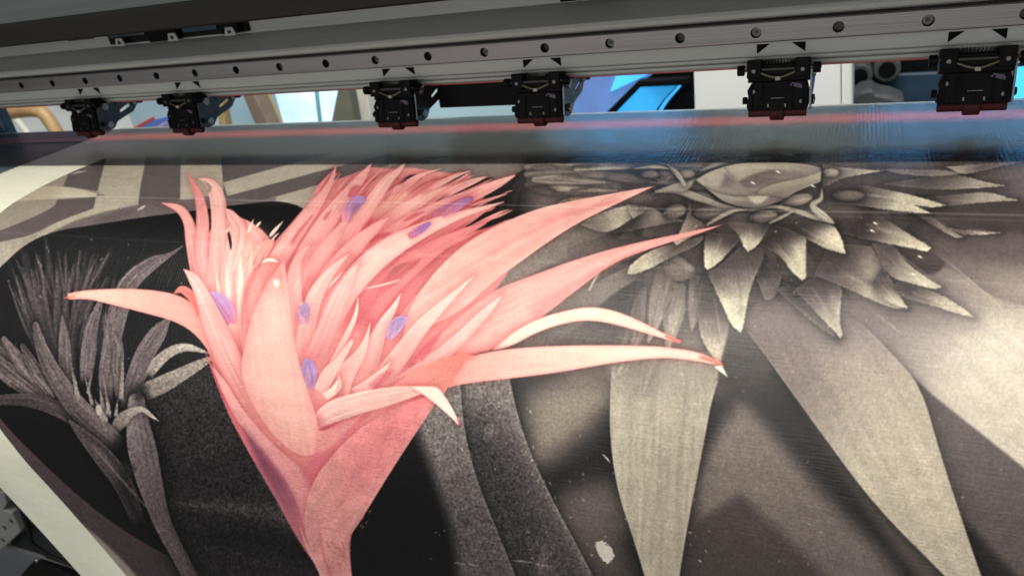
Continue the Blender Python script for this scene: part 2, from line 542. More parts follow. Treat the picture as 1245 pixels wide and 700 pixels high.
    for y, z, r in ((.005, .0375, .0042), (.008, .0155, .0040), (.048, .0405, .0022)):
        bm = bmesh.new()
        cyl(bm, (.0257, y, z), (.0277, y, z), r, 16)
        cyl(bm, (.0277, y, z), (.0282, y, z), r * .45, 6)
        out.append(('arm_screw', bm, 'screw', .0004))
    bm = bmesh.new()
    cyl(bm, (.018, .056, .043), (.030, .056, .043), .0035, 14)
    out.append(('pivot', bm, 'black', .0005))
    return out


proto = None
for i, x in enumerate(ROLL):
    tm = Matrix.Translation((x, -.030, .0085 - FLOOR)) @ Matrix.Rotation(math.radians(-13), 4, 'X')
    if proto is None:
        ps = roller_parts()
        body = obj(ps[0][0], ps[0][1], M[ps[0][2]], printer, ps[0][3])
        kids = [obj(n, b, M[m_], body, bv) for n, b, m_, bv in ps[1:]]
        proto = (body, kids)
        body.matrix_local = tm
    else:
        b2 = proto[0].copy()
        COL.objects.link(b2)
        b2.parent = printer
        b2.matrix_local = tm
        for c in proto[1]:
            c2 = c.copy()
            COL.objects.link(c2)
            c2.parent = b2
# ---------------------------------------------------------------- the print
# The picture that the printer has put on the vinyl is painted here with numpy
# (polygons, tapered petals, grain) and laid flat on the sheet's own X / arc length.
import numpy as np
PX0, PY0, PX1, PY1, PS = -60.0, 176.0, 1330.0, 760.0, 1.5
PW, PH = int((PX1 - PX0) * PS), int((PY1 - PY0) * PS)
rs = np.random.RandomState(7)


def srgb2lin(c):
    c = np.asarray(c, np.float32)
    return np.where(c <= 0.04045, c / 12.92, ((c + 0.055) / 1.055) ** 2.4)


def blur(a, r):
    r = int(r)
    for ax in (0, 1):
        for _ in range(2):
            p = [(0, 0)] * a.ndim
            p[ax] = (r + 1, r)
            c = np.cumsum(np.pad(a, p, mode='edge'), axis=ax, dtype=np.float64)
            n = 2 * r + 1
            a = ((c.take(range(n, c.shape[ax]), ax) - c.take(range(0, c.shape[ax] - n), ax)) / n).astype(np.float32)
    return a


CAN = np.zeros((PH, PW, 3), np.float32)      # painted in display (sRGB 0..1) values
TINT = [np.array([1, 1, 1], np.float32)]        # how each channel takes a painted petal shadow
FADE = [0.0]
JAG = [0.0]
GRN = np.full((PH, PW), 0.04, np.float32)    # how strong the film grain is
NT = rs.rand(64, 256).astype(np.float32)     # streak table
W1 = rs.randn(PH, PW).astype(np.float32)
W2 = blur(rs.randn(PH, PW).astype(np.float32), 1)
W2 /= W2.std()
W8 = blur(rs.randn(PH, PW).astype(np.float32), 9)
W8 /= W8.std()


def catmull(P, n=6, closed=False):
    P = np.asarray(P, np.float32)
    k = len(P)
    out = []
    for i in range(k if closed else k - 1):
        p0, p1, p2, p3 = (P[(i + j) % k] if closed else P[min(max(i + j, 0), k - 1)] for j in (-1, 0, 1, 2))
        for t in np.linspace(0, 1, n, endpoint=False):
            out.append(0.5 * (2 * p1 + (p2 - p0) * t + (2 * p0 - 5 * p1 + 4 * p2 - p3) * t * t
                              + (3 * p1 - p0 - 3 * p2 + p3) * t ** 3))
    if not closed:
        out.append(P[-1])
    return np.asarray(out, np.float32)


def soften(P, it=2, keep=50):
    """round the shallow corners of an outline, keep the sharp ones"""
    P = np.asarray(P, np.float32)
    sharp = None
    for _ in range(it):
        a, b = np.roll(P, 1, 0), np.roll(P, -1, 0)
        u, v = P - a, b - P
        c = (u * v).sum(1) / np.maximum(np.hypot(*u.T) * np.hypot(*v.T), 1e-6)
        s = c < math.cos(math.radians(keep)) if sharp is None else sharp
        Q, S2 = [], []
        for i in range(len(P)):
            if s[i]:
                Q.append(P[i]); S2.append(True)
            else:
                Q += [P[i] * .75 + a[i] * .25, P[i] * .75 + b[i] * .25]; S2 += [False, False]
        P, sharp = np.asarray(Q, np.float32), np.asarray(S2)
    return P


def box(xs, ys, m):
    x0 = max(int((xs.min() - m - PX0) * PS), 0)
    x1 = min(int((xs.max() + m - PX0) * PS) + 2, PW)
    y0 = max(int((ys.min() - m - PY0) * PS), 0)
    y1 = min(int((ys.max() + m - PY0) * PS) + 2, PH)
    if x1 <= x0 or y1 <= y0:
        return None
    gx, gy = np.meshgrid((np.arange(x0, x1, dtype=np.float32) + .5) / PS + PX0,
                         (np.arange(y0, y1, dtype=np.float32) + .5) / PS + PY0)
    return slice(y0, y1), slice(x0, x1), gx, gy


def C3(c):
    return np.asarray(c, np.float32) / 255.0


def lay(sy, sx, col, a, grain):
    a3 = a[..., None]
    CAN[sy, sx] = CAN[sy, sx] * (1 - a3) + col * a3
    if grain is not None:
        GRN[sy, sx] = GRN[sy, sx] * (1 - a) + grain * a


def poly(P, col, col2=None, ax=None, soft=0.8, grain=None, rim=None, shadow=None, alpha=1.0,
         smooth=False, mott=0.0, jag=0.0, streak=None):
    """filled outline; col..col2 along axis ax; rim=(px, colour, amount); shadow=(px, amount) round it"""
    P = catmull(P, 5, True) if smooth else soften(P)
    m = 4 + soft * 2 + (shadow[0] * 2.5 if shadow else 0)
    b = box(P[:, 0], P[:, 1], m)
    if b is None:
        return
    sy, sx, gx, gy = b
    d2 = np.full(gx.shape, 1e9, np.float32)
    ins = np.zeros(gx.shape, bool)
    Q = np.roll(P, -1, 0)
    for (ax_, ay_), (bx_, by_) in zip(P, Q):
        ex, ey = bx_ - ax_, by_ - ay_
        L = ex * ex + ey * ey
        if L < 1e-9:
            continue
        wx, wy = gx - ax_, gy - ay_
        t = np.clip((wx * ex + wy * ey) / L, 0, 1)
        dx, dy = wx - ex * t, wy - ey * t
        np.minimum(d2, dx * dx + dy * dy, out=d2)
        c = (ay_ > gy) != (by_ > gy)
        if ey != 0:
            ins ^= c & (wx < ex * wy / ey)
    d = np.sqrt(d2)
    d = np.where(ins, d, -d)
    if jag:
        d = d + W2[sy, sx] * jag
    if shadow:
        sh = np.exp(-np.clip(-d, 0, None) / shadow[0]) * shadow[1]
        CAN[sy, sx] *= 1 - sh[..., None] * TINT[0]
    a = np.clip(d / soft * 0.5 + 0.5, 0, 1)
    if soft > 2:
        a = a * a * (3 - 2 * a)
    c = C3(col)
    if col2 is not None:
        (x0, y0), (x1, y1) = ax
        L = (x1 - x0) ** 2 + (y1 - y0) ** 2
        t = np.clip(((gx - x0) * (x1 - x0) + (gy - y0) * (y1 - y0)) / L, 0, 1)
        t = (t * t * (3 - 2 * t))[..., None]
        c = c * (1 - t) + C3(col2) * t
    else:
        c = np.broadcast_to(c, gx.shape + (3,))
    if rim:
        r = (np.exp(-np.clip(d, 0, None) / rim[0]) * rim[2])[..., None]
        c = c * (1 - r) + C3(rim[1]) * r
    if streak:
        an, amp, sc = streak
        u = (gx * np.cos(an) + gy * np.sin(an)) / (sc * 14) + 900
        v = (-gx * np.sin(an) + gy * np.cos(an)) / sc + 900
        c = c * (1 + amp * (tab(u, v) - .5))[..., None]
    if mott:
        c = c * (1 + mott * W8[sy, sx])[..., None]
    lay(sy, sx, c, a * alpha, grain)


def tab(u, v):
    iu, iv = np.floor(u).astype(int), np.floor(v).astype(int)
    fu, fv = u - iu, v - iv
    fu, fv = fu * fu * (3 - 2 * fu), fv * fv * (3 - 2 * fv)
    A, B = iu % 64, iv % 256
    A2, B2 = (A + 1) % 64, (B + 1) % 256
    return (NT[A, B] * (1 - fu) + NT[A2, B] * fu) * (1 - fv) + (NT[A, B2] * (1 - fu) + NT[A2, B2] * fu) * fv


_seed = [0]


def petal(P, base, tip, edge=None, side=0.0, streak=0.10, ns=5, shadow=(5, .28), soft=0.8, grain=None,
          alpha=1.0, mid=None, tipc=None, gam=1.0, mono=False):
    """tapered ribbon: P = (x, y, half width) from base to tip"""
    _seed[0] += 17
    if mono:       # widest at the foot, drawn out to a fine tip
        P = np.asarray(P, np.float32).copy()
        P[:, 2] = np.maximum.accumulate(P[::-1, 2])[::-1]
        n_ = len(P)
        P[:, 2] *= np.linspace(1.0, .8, n_)
    Q = catmull(P, 5)
    wmax = float(Q[:, 2].max())
    m = wmax + 4 + (shadow[0] * 2.5 if shadow else 0)
    b = box(Q[:, 0], Q[:, 1], m)
    if b is None:
        return
    sy, sx, gx, gy = b
    best = np.full(gx.shape, 1e9, np.float32)
    U = np.zeros(gx.shape, np.float32)
    V = np.zeros(gx.shape, np.float32)
    Wd = np.ones(gx.shape, np.float32)
    seg = np.hypot(np.diff(Q[:, 0]), np.diff(Q[:, 1]))
    cum = np.concatenate([[0], np.cumsum(seg)])
    tot = cum[-1]
    for i in range(len(Q) - 1):
        ax_, ay_, aw = Q[i]
        ex, ey, ew = Q[i + 1] - Q[i]
        L = ex * ex + ey * ey
        if L < 1e-9:
            continue
        wx, wy = gx - ax_, gy - ay_
        t = np.clip((wx * ex + wy * ey) / L, 0, 1)
        dx, dy = wx - ex * t, wy - ey * t
        w = np.maximum(aw + ew * t, 0.05)
        dist = np.sqrt(dx * dx + dy * dy)
        s = dist - w
        k = s < best
        best = np.where(k, s, best)
        U = np.where(k, (cum[i] + seg[i] * t) / tot, U)
        V = np.where(k, np.sign(ex * wy - ey * wx) * dist / w, V)
        Wd = np.where(k, w, Wd)
    d = -best
    if JAG[0]:
        d = d + W2[sy, sx] * JAG[0]
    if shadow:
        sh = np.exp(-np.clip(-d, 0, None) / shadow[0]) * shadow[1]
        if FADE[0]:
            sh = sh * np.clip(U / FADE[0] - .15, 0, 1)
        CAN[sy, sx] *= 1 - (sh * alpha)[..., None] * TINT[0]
    a = np.clip(d / soft * 0.5 + 0.5, 0, 1)
    if FADE[0]:
        k = np.clip(U / FADE[0], 0, 1)
        a = a * k * k * (3 - 2 * k)
    t = np.clip(U, 0, 1)[..., None] ** gam
    c = C3(base) * (1 - t) + C3(tip) * t
    v = np.clip(V, -1, 1)
    if edge is not None:
        r = (np.abs(v) ** 3)[..., None] * edge[1]
        c = c * (1 - r) + C3(edge[0]) * r
    if mid is not None:
        r = (np.exp(-(v / 0.10) ** 2) * mid[1])[..., None]
        c = c * (1 - r) + C3(mid[0]) * r
    c = c * (1 + side * v)[..., None]
    if streak:
        n = tab(U * 3 + _seed[0], v * ns + 40 + _seed[0] * 3)
        n2 = tab(U * 5 + _seed[0], v * ns * 2.7 + 90)
        c = c * (1 + streak * (n - .5) * 1.6 + streak * (n2 - .5))[..., None]
    if tipc is not None:
        r = (np.clip((U - tipc[1]) / (1 - tipc[1]), 0, 1) ** 1.5)[..., None]
        c = c * (1 - r) + C3(tipc[0]) * r
    lay(sy, sx, c, a * alpha, grain)


def specks(n, x0, y0, x1, y1, col, r0, r1, a=.8):
    for _ in range(n):
        x, y = rs.uniform(x0, x1), rs.uniform(y0, y1)
        r = rs.uniform(r0, r1)
        an = rs.uniform(0, 3.14)
        l = r * rs.uniform(1, 2.2)
        petal([(x - l * np.cos(an), y - l * np.sin(an), r * .5), (x, y, r), (x + l * np.cos(an), y + l * np.sin(an), r * .4)],
              col, col, streak=0, shadow=None, alpha=a * rs.uniform(.4, 1))


# ---- sepia background ------------------------------------------------------
LT, DK, MD = (176, 164, 142), (92, 82, 77), (148, 136, 118)
BLK = (17, 16, 18)
CAN[:] = C3((98, 88, 80))
GRN[:] = .07


def bg_left():
    poly([(-60, 176), (640, 176), (640, 330), (-60, 330)], MD, grain=.06)
    poly([(82, 212), (104, 176), (140, 176), (130, 203), (119, 233), (96, 229), (77, 227)], DK, grain=.06)
    poly([(52, 226), (82, 211), (77, 227)], (150, 136, 118))
    poly([(86, 212), (95, 208), (105, 208), (94, 211)], (190, 178, 155))
    poly([(70, 243), (117, 240), (114, 255), (66, 272), (32, 290), (0, 297), (-60, 312), (-60, 300), (0, 281), (66, 254)], DK, grain=.06)
    poly([(176, 176), (222, 176), (219, 246), (167, 258), (170, 230)], DK, grain=.06)
    poly([(133, 176), (178, 176), (176, 202), (170, 230), (167, 257), (110, 268), (66, 284), (36, 299), (28, 298), (66, 272), (114, 254), (120, 226)], LT, (165, 153, 130), ((150, 200), (40, 300)), grain=.06)
    poly([(220, 176), (268, 176), (269, 202), (272, 226), (276, 238), (219, 246)], LT, grain=.06)
    poly([(268, 176), (480, 176), (460, 240), (300, 255), (272, 236)], DK, grain=.06)
    poly([(271, 222), (346, 201), (420, 183), (470, 176), (520, 176), (400, 205), (330, 224), (276, 238)], LT, grain=.06)
    poly([(316, 244), (400, 221), (470, 201), (560, 184), (640, 200), (640, 270), (420, 262), (350, 250)], (170, 160, 138), (130, 122, 108), ((420, 210), (470, 240)), grain=.06)
    poly([(-60, 326), (0, 300), (30, 297), (60, 280), (0, 297), (-60, 312)], (150, 138, 120), grain=.12)
    poly([(-60, 310), (0, 294), (33, 288), (24, 305), (0, 327), (-60, 372)], (160, 150, 130), grain=.12)
    # the pointed pale leaf across the margin
    poly([(20, 230), (52, 226), (78, 227), (97, 230), (112, 234), (123, 237), (116, 240), (60, 242), (20, 245)], (178, 164, 138), (194, 182, 156), ((60, 226), (80, 242)), grain=.05)
    poly([(118, 235.5), (128, 237.5), (118, 239)], (90, 80, 72), alpha=.7)
    # dusky band above the black leaf
    poly([(60, 285), (92, 268), (130, 257), (166, 249), (200, 244), (238, 241), (272, 236), (300, 243), (335, 240), (335, 262), (222, 264), (110, 278)], (100, 90, 86), grain=.08, soft=1.5, alpha=.93)
    poly([(110, 268), (150, 255), (170, 257), (130, 272)], (84, 74, 72), alpha=.5, soft=4)
    petal([(168, 255, 1.2), (172, 253, 1.6), (176, 250.5, .8)], (170, 160, 150), (190, 180, 170), shadow=None)


def bg_black():
    # the big black leaf and all that is dark under the flower
    poly([(-60, 374), (0, 326), (30, 298), (64, 282), (124, 272), (180, 263), (222, 258), (275, 250), (328, 244), (345, 245),
          (370, 252), (420, 300), (560, 300), (640, 420), (640, 760), (-60, 760)], BLK, grain=.12)
    poly([(600, 229), (636, 206), (652, 213), (640, 255), (625, 268), (520, 275), (480, 240), (560, 225)], (36, 33, 31), grain=.10)
    poly([(632, 232), (662, 235), (690, 247), (640, 262), (622, 268)], (14, 13, 14))
    # grainy dark leaf behind the plant
    poly([(150, 505), (178, 478), (262, 430), (300, 520), (420, 760), (240, 760), (206, 640), (185, 560)], (37, 34, 34), grain=.55, soft=6)
    poly([(205, 610), (330, 612), (375, 640), (330, 632), (230, 616)], (78, 70, 68), grain=.6, soft=10, alpha=.7, smooth=True)
    poly([(215, 650), (300, 640), (390, 665), (395, 690), (300, 668)], (20, 18, 19), grain=.4, soft=12, alpha=.7, smooth=True)
    poly([(170, 480), (250, 455), (290, 540), (230, 560), (190, 530)], (48, 43, 43), grain=.6, soft=14, alpha=.7, smooth=True)
    # border strip along the white margin, and the black between
    poly([(-60, 440), (0, 506), (17, 526), (57, 566), (109, 614), (160, 651), (200, 674), (250, 700), (330, 760), (-60, 760)], (84, 71, 68), (70, 60, 58), ((0, 520), (180, 690)), grain=.13, rim=(2.0, (96, 62, 60), .8))
    poly([(100, 637), (122, 654), (168, 700), (210, 760), (140, 760)], (152, 142, 124), grain=.04, soft=2)  # white margin curling into shade, the shade painted as taupe


def bg_plant():
    JAG[0] = .06
    FADE[0] = .14
    T, Bc, g = (124, 110, 106), (104, 92, 88), .26
    # upright blades: base (x, y) to tip (x, y), half width
    B = [((70, 445), (10, 325), 9, .45), ((52, 440), (27, 300), 8, .55), ((60, 455), (32, 310), 7, .5), ((78, 470), (38, 330), 9, .6),
         ((60, 380), (55, 292), 6, .7), ((44, 368), (47, 318), 5, .6), ((70, 420), (62, 320), 6, .7), ((78, 400), (80, 315), 6, .7),
         ((78, 360), (98, 305), 5, .6), ((92, 362), (104, 306), 4, .6), ((88, 372), (114, 308), 5, .7), ((98, 355), (134, 304), 7, .8),
         ((92, 480), (70, 330), 7, .7), ((84, 470), (90, 360), 8, .7), ((100, 445), (110, 350), 6, .6), ((112, 440), (138, 335), 8, .5),
         ((128, 430), (140, 340), 6, .65), ((116, 368), (132, 335), 4, .6), ((55, 470), (36, 360), 7, .7), ((100, 400), (94, 330), 6, .6)]
    for (x0, y0), (x1, y1), w, a in B:
        for k in range(2):
            jx, jy = rs.uniform(-2, 2, 2)
            petal([(x0 + jx, y0, w * .5), (x0 * .7 + x1 * .3 + jy, y0 * .7 + y1 * .3, w * .6), (x0 * .35 + x1 * .65 + 2 + jx, y0 * .35 + y1 * .65, w * .4), (x1 + jx, y1 + jy * 3, .5)],
                  (70, 61, 60), (104, 92, 89), streak=0.36, ns=4, shadow=None, grain=g, alpha=a * .5, soft=2.6)
    for k in range(60):
        x1 = rs.uniform(8, 145)
        y1 = 300 + abs(x1 - 80) * .15 + rs.uniform(0, 40)
        x0 = 78 + (x1 - 78) * .45 + rs.uniform(-6, 6)
        y0 = y1 + rs.uniform(50, 110)
        w = rs.uniform(.8, 2.2)
        petal([(x0, y0, w * .5), ((x0 + x1) / 2 + rs.uniform(-3, 3), (y0 + y1) / 2, w), (x1, y1, .2)], (84, 74, 72), (126, 112, 107), streak=0.18, ns=2, shadow=(2, .25), grain=g, alpha=rs.uniform(.35, .8), soft=1.4)
    # the broad middle blades
    petal([(132, 500, 5), (128, 460, 9), (136, 410, 11), (147, 365, 12), (160, 340, 11), (185, 320, 8), (205, 310, 3), (223, 298, .5)], (116, 102, 98), (100, 90, 88), streak=0.21, shadow=None, grain=g, edge=((140, 125, 118), .35))
    petal([(150, 505, 5), (160, 470, 11), (176, 430, 12), (192, 405, 10), (207, 385, 1)], (96, 84, 82), (112, 98, 95), streak=0.21, shadow=(3, .4), grain=g, edge=((140, 125, 118), .5))
    petal([(146, 492, 4), (140, 450, 7), (140, 420, 9), (128, 395, 5), (127, 380, 1)], (120, 106, 100), (88, 78, 76), streak=0.30, shadow=None, grain=g)
    petal([(103, 470, 5), (106, 440, 9), (110, 400, 8), (120, 370, 4), (124, 355, 1)], (112, 98, 94), (104, 92, 90), streak=0.24, shadow=(3, .3), grain=g)
    petal([(84, 470, 6), (80, 440, 8), (78, 410, 6), (76, 385, 1)], (106, 93, 90), (118, 104, 100), streak=0.24, shadow=(3, .3), grain=g)
    petal([(134, 420, 3), (132, 400, 6), (136, 375, 4), (140, 355, 1)], (120, 105, 100), (110, 96, 92), streak=0.36, shadow=None, grain=g, alpha=.8)
    # left fan
    for a_, b_, w in [((60, 480), (-20, 405), 15), ((62, 492), (-30, 420), 12), ((50, 468), (5, 412), 9), ((66, 486), (28, 420), 8)]:
        petal([(a_[0], a_[1], w * .35), ((a_[0] + b_[0]) / 2, (a_[1] + b_[1]) / 2 + 2, w), (b_[0], b_[1], w * .4)], (126, 110, 104), (92, 80, 78), streak=0.48, ns=5, shadow=(3, .4), grain=g)
    petal([(68, 486, 1), (55, 468, 2.5), (42, 455, 1)], (190, 176, 160), (150, 136, 126), streak=0.06, shadow=None, grain=.2)
    petal([(98, 520, 4), (75, 500, 9), (45, 488, 9), (15, 485, 7), (-30, 488, 4)], (96, 84, 80), (60, 52, 51), streak=0.30, shadow=(3, .4), grain=g, edge=((120, 106, 100), .5))
    # thick stems
    petal([(150, 545, 9), (120, 520, 13), (90, 490, 13), (66, 455, 11), (52, 425, 8), (44, 395, 4)], (112, 98, 94), (100, 88, 84), streak=0.21, shadow=(5, .6), grain=g, side=.18)
    petal([(170, 640, 7), (150, 590, 12), (125, 555, 12), (100, 528, 7), (85, 512, 2)], (70, 60, 60), (82, 72, 70), streak=0.36, shadow=(5, .6), grain=.3)
    petal([(260, 760, 10), (225, 690, 9), (198, 638, 11), (183, 590, 15), (172, 545, 17), (166, 510, 13), (165, 488, 10)], (62, 54, 54), (122, 106, 102), streak=0.18, shadow=(8, .7), grain=g, side=-.15, gam=.7)
    petal([(160, 560, 9), (150, 590, 6), (165, 625, 3)], (42, 37, 37), (30, 27, 27), streak=0.24, shadow=None, grain=.3, soft=4)
    petal([(105, 535, 1), (140, 575, 1.6), (180, 620, 1)], (126, 108, 102), (100, 86, 82), streak=0.12, shadow=None, grain=.2, alpha=.8)
    petal([(165, 490, 3), (170, 475, 8), (185, 470, 6)], (34, 30, 30), (44, 40, 38), shadow=None, soft=4, alpha=.8)
    # pale right-hand leaves
    petal([(178, 462, 4), (190, 442, 7), (208, 427, 6), (225, 422, 5), (240, 425, 3), (256, 430, .6)], (150, 136, 122), (188, 174, 156), streak=0.12, shadow=(3, .3), grain=.25)
    petal([(172, 478, 10), (195, 468, 11), (220, 455, 8.5), (242, 443, 6), (262, 433, 2)], (140, 127, 113), (166, 152, 134), streak=0.12, shadow=(3, .3), grain=.25)
    # pale sprout
    petal([(138, 525, 6), (148, 510, 8), (160, 501, 5), (172, 498, 3.5), (182, 505, 2.5), (192, 512, .4)], (120, 105, 98), (215, 202, 180), streak=0.12, shadow=(3, .4), grain=.2)
    for (x0, y0), (x1, y1), w in [((128, 515), (121, 472), 4), ((134, 510), (123, 450), 2), ((113, 495), (103, 457), 2.2), ((140, 508), (142, 487), 2.5),
                                  ((126, 510), (115, 485), 4), ((132, 505), (128, 475), 3), ((146, 490), (149, 425), 3), ((96, 488), (86, 440), 3), ((106, 480), (112, 450), 2)]:
        petal([(x0, y0, w), ((x0 + x1) / 2, (y0 + y1) / 2, w * .7), (x1, y1, .4)], (170, 154, 142), (126, 111, 105), streak=0.18, shadow=(2, .3), grain=.3)
    poly([(116, 495), (121, 492), (124, 500), (119, 505)], (200, 186, 168), smooth=True, grain=.1)
    JAG[0] = FADE[0] = 0.0
    specks(40, 0, 290, 230, 480, (200, 195, 190), .4, 1.0, .6)


def bg_mid():
    g = .42
    poly([(520, 480), (640, 430), (740, 440), (800, 760), (520, 760)], (92, 83, 74), grain=.10)
    # blurred darks and lights behind the tall leaf
    poly([(612, 455), (680, 455), (650, 480), (640, 560), (600, 500)], (40, 36, 34), soft=24, grain=.1)
    poly([(650, 480), (735, 462), (742, 500), (700, 540), (650, 565), (642, 520)], (142, 130, 110), soft=34, smooth=True, grain=.13)
    poly([(742, 500), (775, 500), (775, 600), (700, 600), (670, 612), (655, 575), (695, 545)], (38, 34, 32), soft=26, grain=.10)
    poly([(680, 620), (740, 590), (800, 640), (800, 760), (720, 760), (690, 670)], (104, 95, 86), (80, 72, 66), ((700, 610), (760, 700)), soft=30, grain=.14, smooth=True)
    poly([(758, 660), (790, 640), (790, 720), (770, 700)], (36, 32, 31), soft=24, alpha=.8)
    # two grainy leaves
    poly([(500, 490), (560, 440), (619, 456), (625, 488), (640, 540), (668, 600), (696, 652), (722, 700), (750, 760), (560, 760), (540, 640)],
         (116, 108, 98), (74, 69, 66), ((600, 470), (600, 590)), grain=g, rim=(6, (150, 142, 128), .7), shadow=(7, .5))
    poly([(563, 520), (590, 500), (618, 560), (650, 640), (690, 720), (640, 720), (600, 630), (575, 570)], (52, 48, 47), soft=26, alpha=.75, grain=.55, smooth=True)
    poly([(645, 660), (668, 655), (690, 720), (655, 720)], (120, 112, 104), soft=14, alpha=.3, grain=.5)
    poly([(480, 500), (530, 466), (560, 466), (562, 512), (576, 576), (600, 636), (626, 700), (650, 760), (540, 760), (520, 600)],
         (122, 115, 104), (84, 79, 75), ((540, 480), (590, 640)), grain=g, rim=(3, (150, 142, 128), .4), shadow=(6, .55))
    poly([(400, 600), (505, 520), (520, 560), (536, 606), (554, 660), (560, 760), (400, 760)], (13, 12, 14), soft=12, grain=.05)
    for x, y, l in [(553, 684, 14), (570, 686, 12), (622, 682, 30), (650, 686, 20)]:
        petal([(x, y, .5), (x + l / 2, y + 1.2, 1), (x + l, y + 2.5, .4)], (170, 160, 150), (150, 140, 130), shadow=None, alpha=.7)
    for x, y, r in [(596, 526, 6), (533, 550, 5), (568, 556, 4), (660, 690, 6)]:
        petal([(x, y - r, r * .5), (x, y, r), (x, y + r, r * .5)], (150, 142, 130), (140, 130, 120), soft=r, shadow=None, alpha=.45, streak=0)
    specks(26, 520, 470, 720, 690, (190, 182, 170), .5, 1.1, .6)


def bg_right():
    # right-hand field
    poly([(860, 176), (1330, 176), (1330, 760), (820, 760), (860, 420)], (86, 77, 70), grain=.10)
    poly([(1000, 300), (1330, 280), (1330, 420), (1100, 430), (930, 360)], (112, 99, 92), grain=.10, soft=40)
    poly([(860, 400), (930, 400), (1010, 560), (1130, 720), (960, 720), (840, 640)], (82, 78, 70), (44, 39, 37), ((890, 430), (900, 520)), soft=10, grain=.10)
    # soft chevron
    poly([(896, 492), (912, 494), (955, 545), (1010, 610), (1090, 690), (1120, 760), (1020, 760), (960, 690), (900, 612), (845, 640), (838, 600), (858, 545)], (122, 111, 97), (106, 96, 86), ((880, 500), (1000, 700)), soft=16, grain=.14)
    poly([(900, 600), (950, 645), (1000, 690), (1050, 760), (800, 760), (838, 650), (860, 628)], (72, 64, 59), soft=12, grain=.13)
    # leaf of the right edge
    poly([(1085, 430), (1120, 440), (1330, 600), (1330, 760), (1195, 760), (1150, 600)], (98, 88, 80), (90, 80, 73), ((1130, 480), (1230, 640)), grain=.12)
    poly([(1165, 628), (1200, 660), (1290, 760), (1180, 760)], (44, 39, 38), soft=8, grain=.1)
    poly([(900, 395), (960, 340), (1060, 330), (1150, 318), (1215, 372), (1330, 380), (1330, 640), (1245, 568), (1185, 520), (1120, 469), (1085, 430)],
         (136, 122, 113), (198, 184, 162), ((1040, 390), (1200, 470)), grain=.09, soft=2, rim=(2, (214, 200, 172), .3), streak=(.6, .06, 5))  # pale leaf tone, brightened further to paint the glow at the right
    poly([(1110, 300), (1135, 300), (1215, 374), (1250, 382), (1330, 400), (1330, 300), (1245, 290), (1150, 270)], (108, 95, 89), (172, 158, 138), ((1120, 300), (1280, 430)), soft=30, grain=.09)
    # leaf running down to the right
    poly([(895, 380), (960, 352), (1040, 385), (1085, 430), (1120, 469), (1144, 554), (1175, 648), (1193, 700), (1215, 760), (1205, 760), (1149, 700), (1066, 617), (1004, 534), (929, 430), (908, 404)],
         (118, 104, 96), (182, 168, 144), ((960, 390), (1090, 580)), grain=.11, shadow=(9, .40), rim=(2, (192, 178, 152), .3), streak=(1.05, .10, 6))
    poly([(990, 400), (1060, 420), (1150, 640), (1120, 640), (1040, 520)], (190, 176, 150), soft=30, alpha=.35, grain=.1)
    petal([(1095, 405, .7), (1070, 385, .9), (1050, 370, .5)], (215, 202, 175), (190, 176, 150), shadow=None, streak=0, alpha=.7)
    petal([(1132, 304, .6), (1175, 338, .8), (1216, 374, .5)], (200, 186, 160), (190, 176, 150), shadow=None, streak=0, alpha=.75)
    # tall pale leaf in the middle
    poly([(744, 440), (880, 425), (884, 440), (867, 477), (854, 549), (836, 637), (826, 700), (818, 760), (800, 760), (784, 700), (771, 658), (750, 596), (741, 534), (741, 480)],
         (176, 164, 140), (164, 152, 130), ((745, 560), (860, 560)), grain=.10, shadow=(9, .45), rim=(5, (186, 173, 148), .5), streak=(1.62, .16, 4))
    poly([(744, 420), (760, 380), (830, 370), (872, 400), (880, 440), (870, 470), (746, 480)], (150, 139, 122), soft=30, alpha=.7)
    poly([(724, 662), (733, 658), (742, 664), (747, 676), (738, 684), (730, 676)], (206, 197, 178), smooth=True, jag=.8, grain=.05)
    specks(70, 640, 440, 870, 690, (205, 197, 178), .4, 1.2, .7)
    specks(30, 860, 440, 1240, 690, (205, 197, 178), .4, 1.0, .6)
    petal([(733, 553, .6), (738, 558, 1.0), (741, 562, .4)], (210, 202, 185), (200, 190, 175), shadow=None)


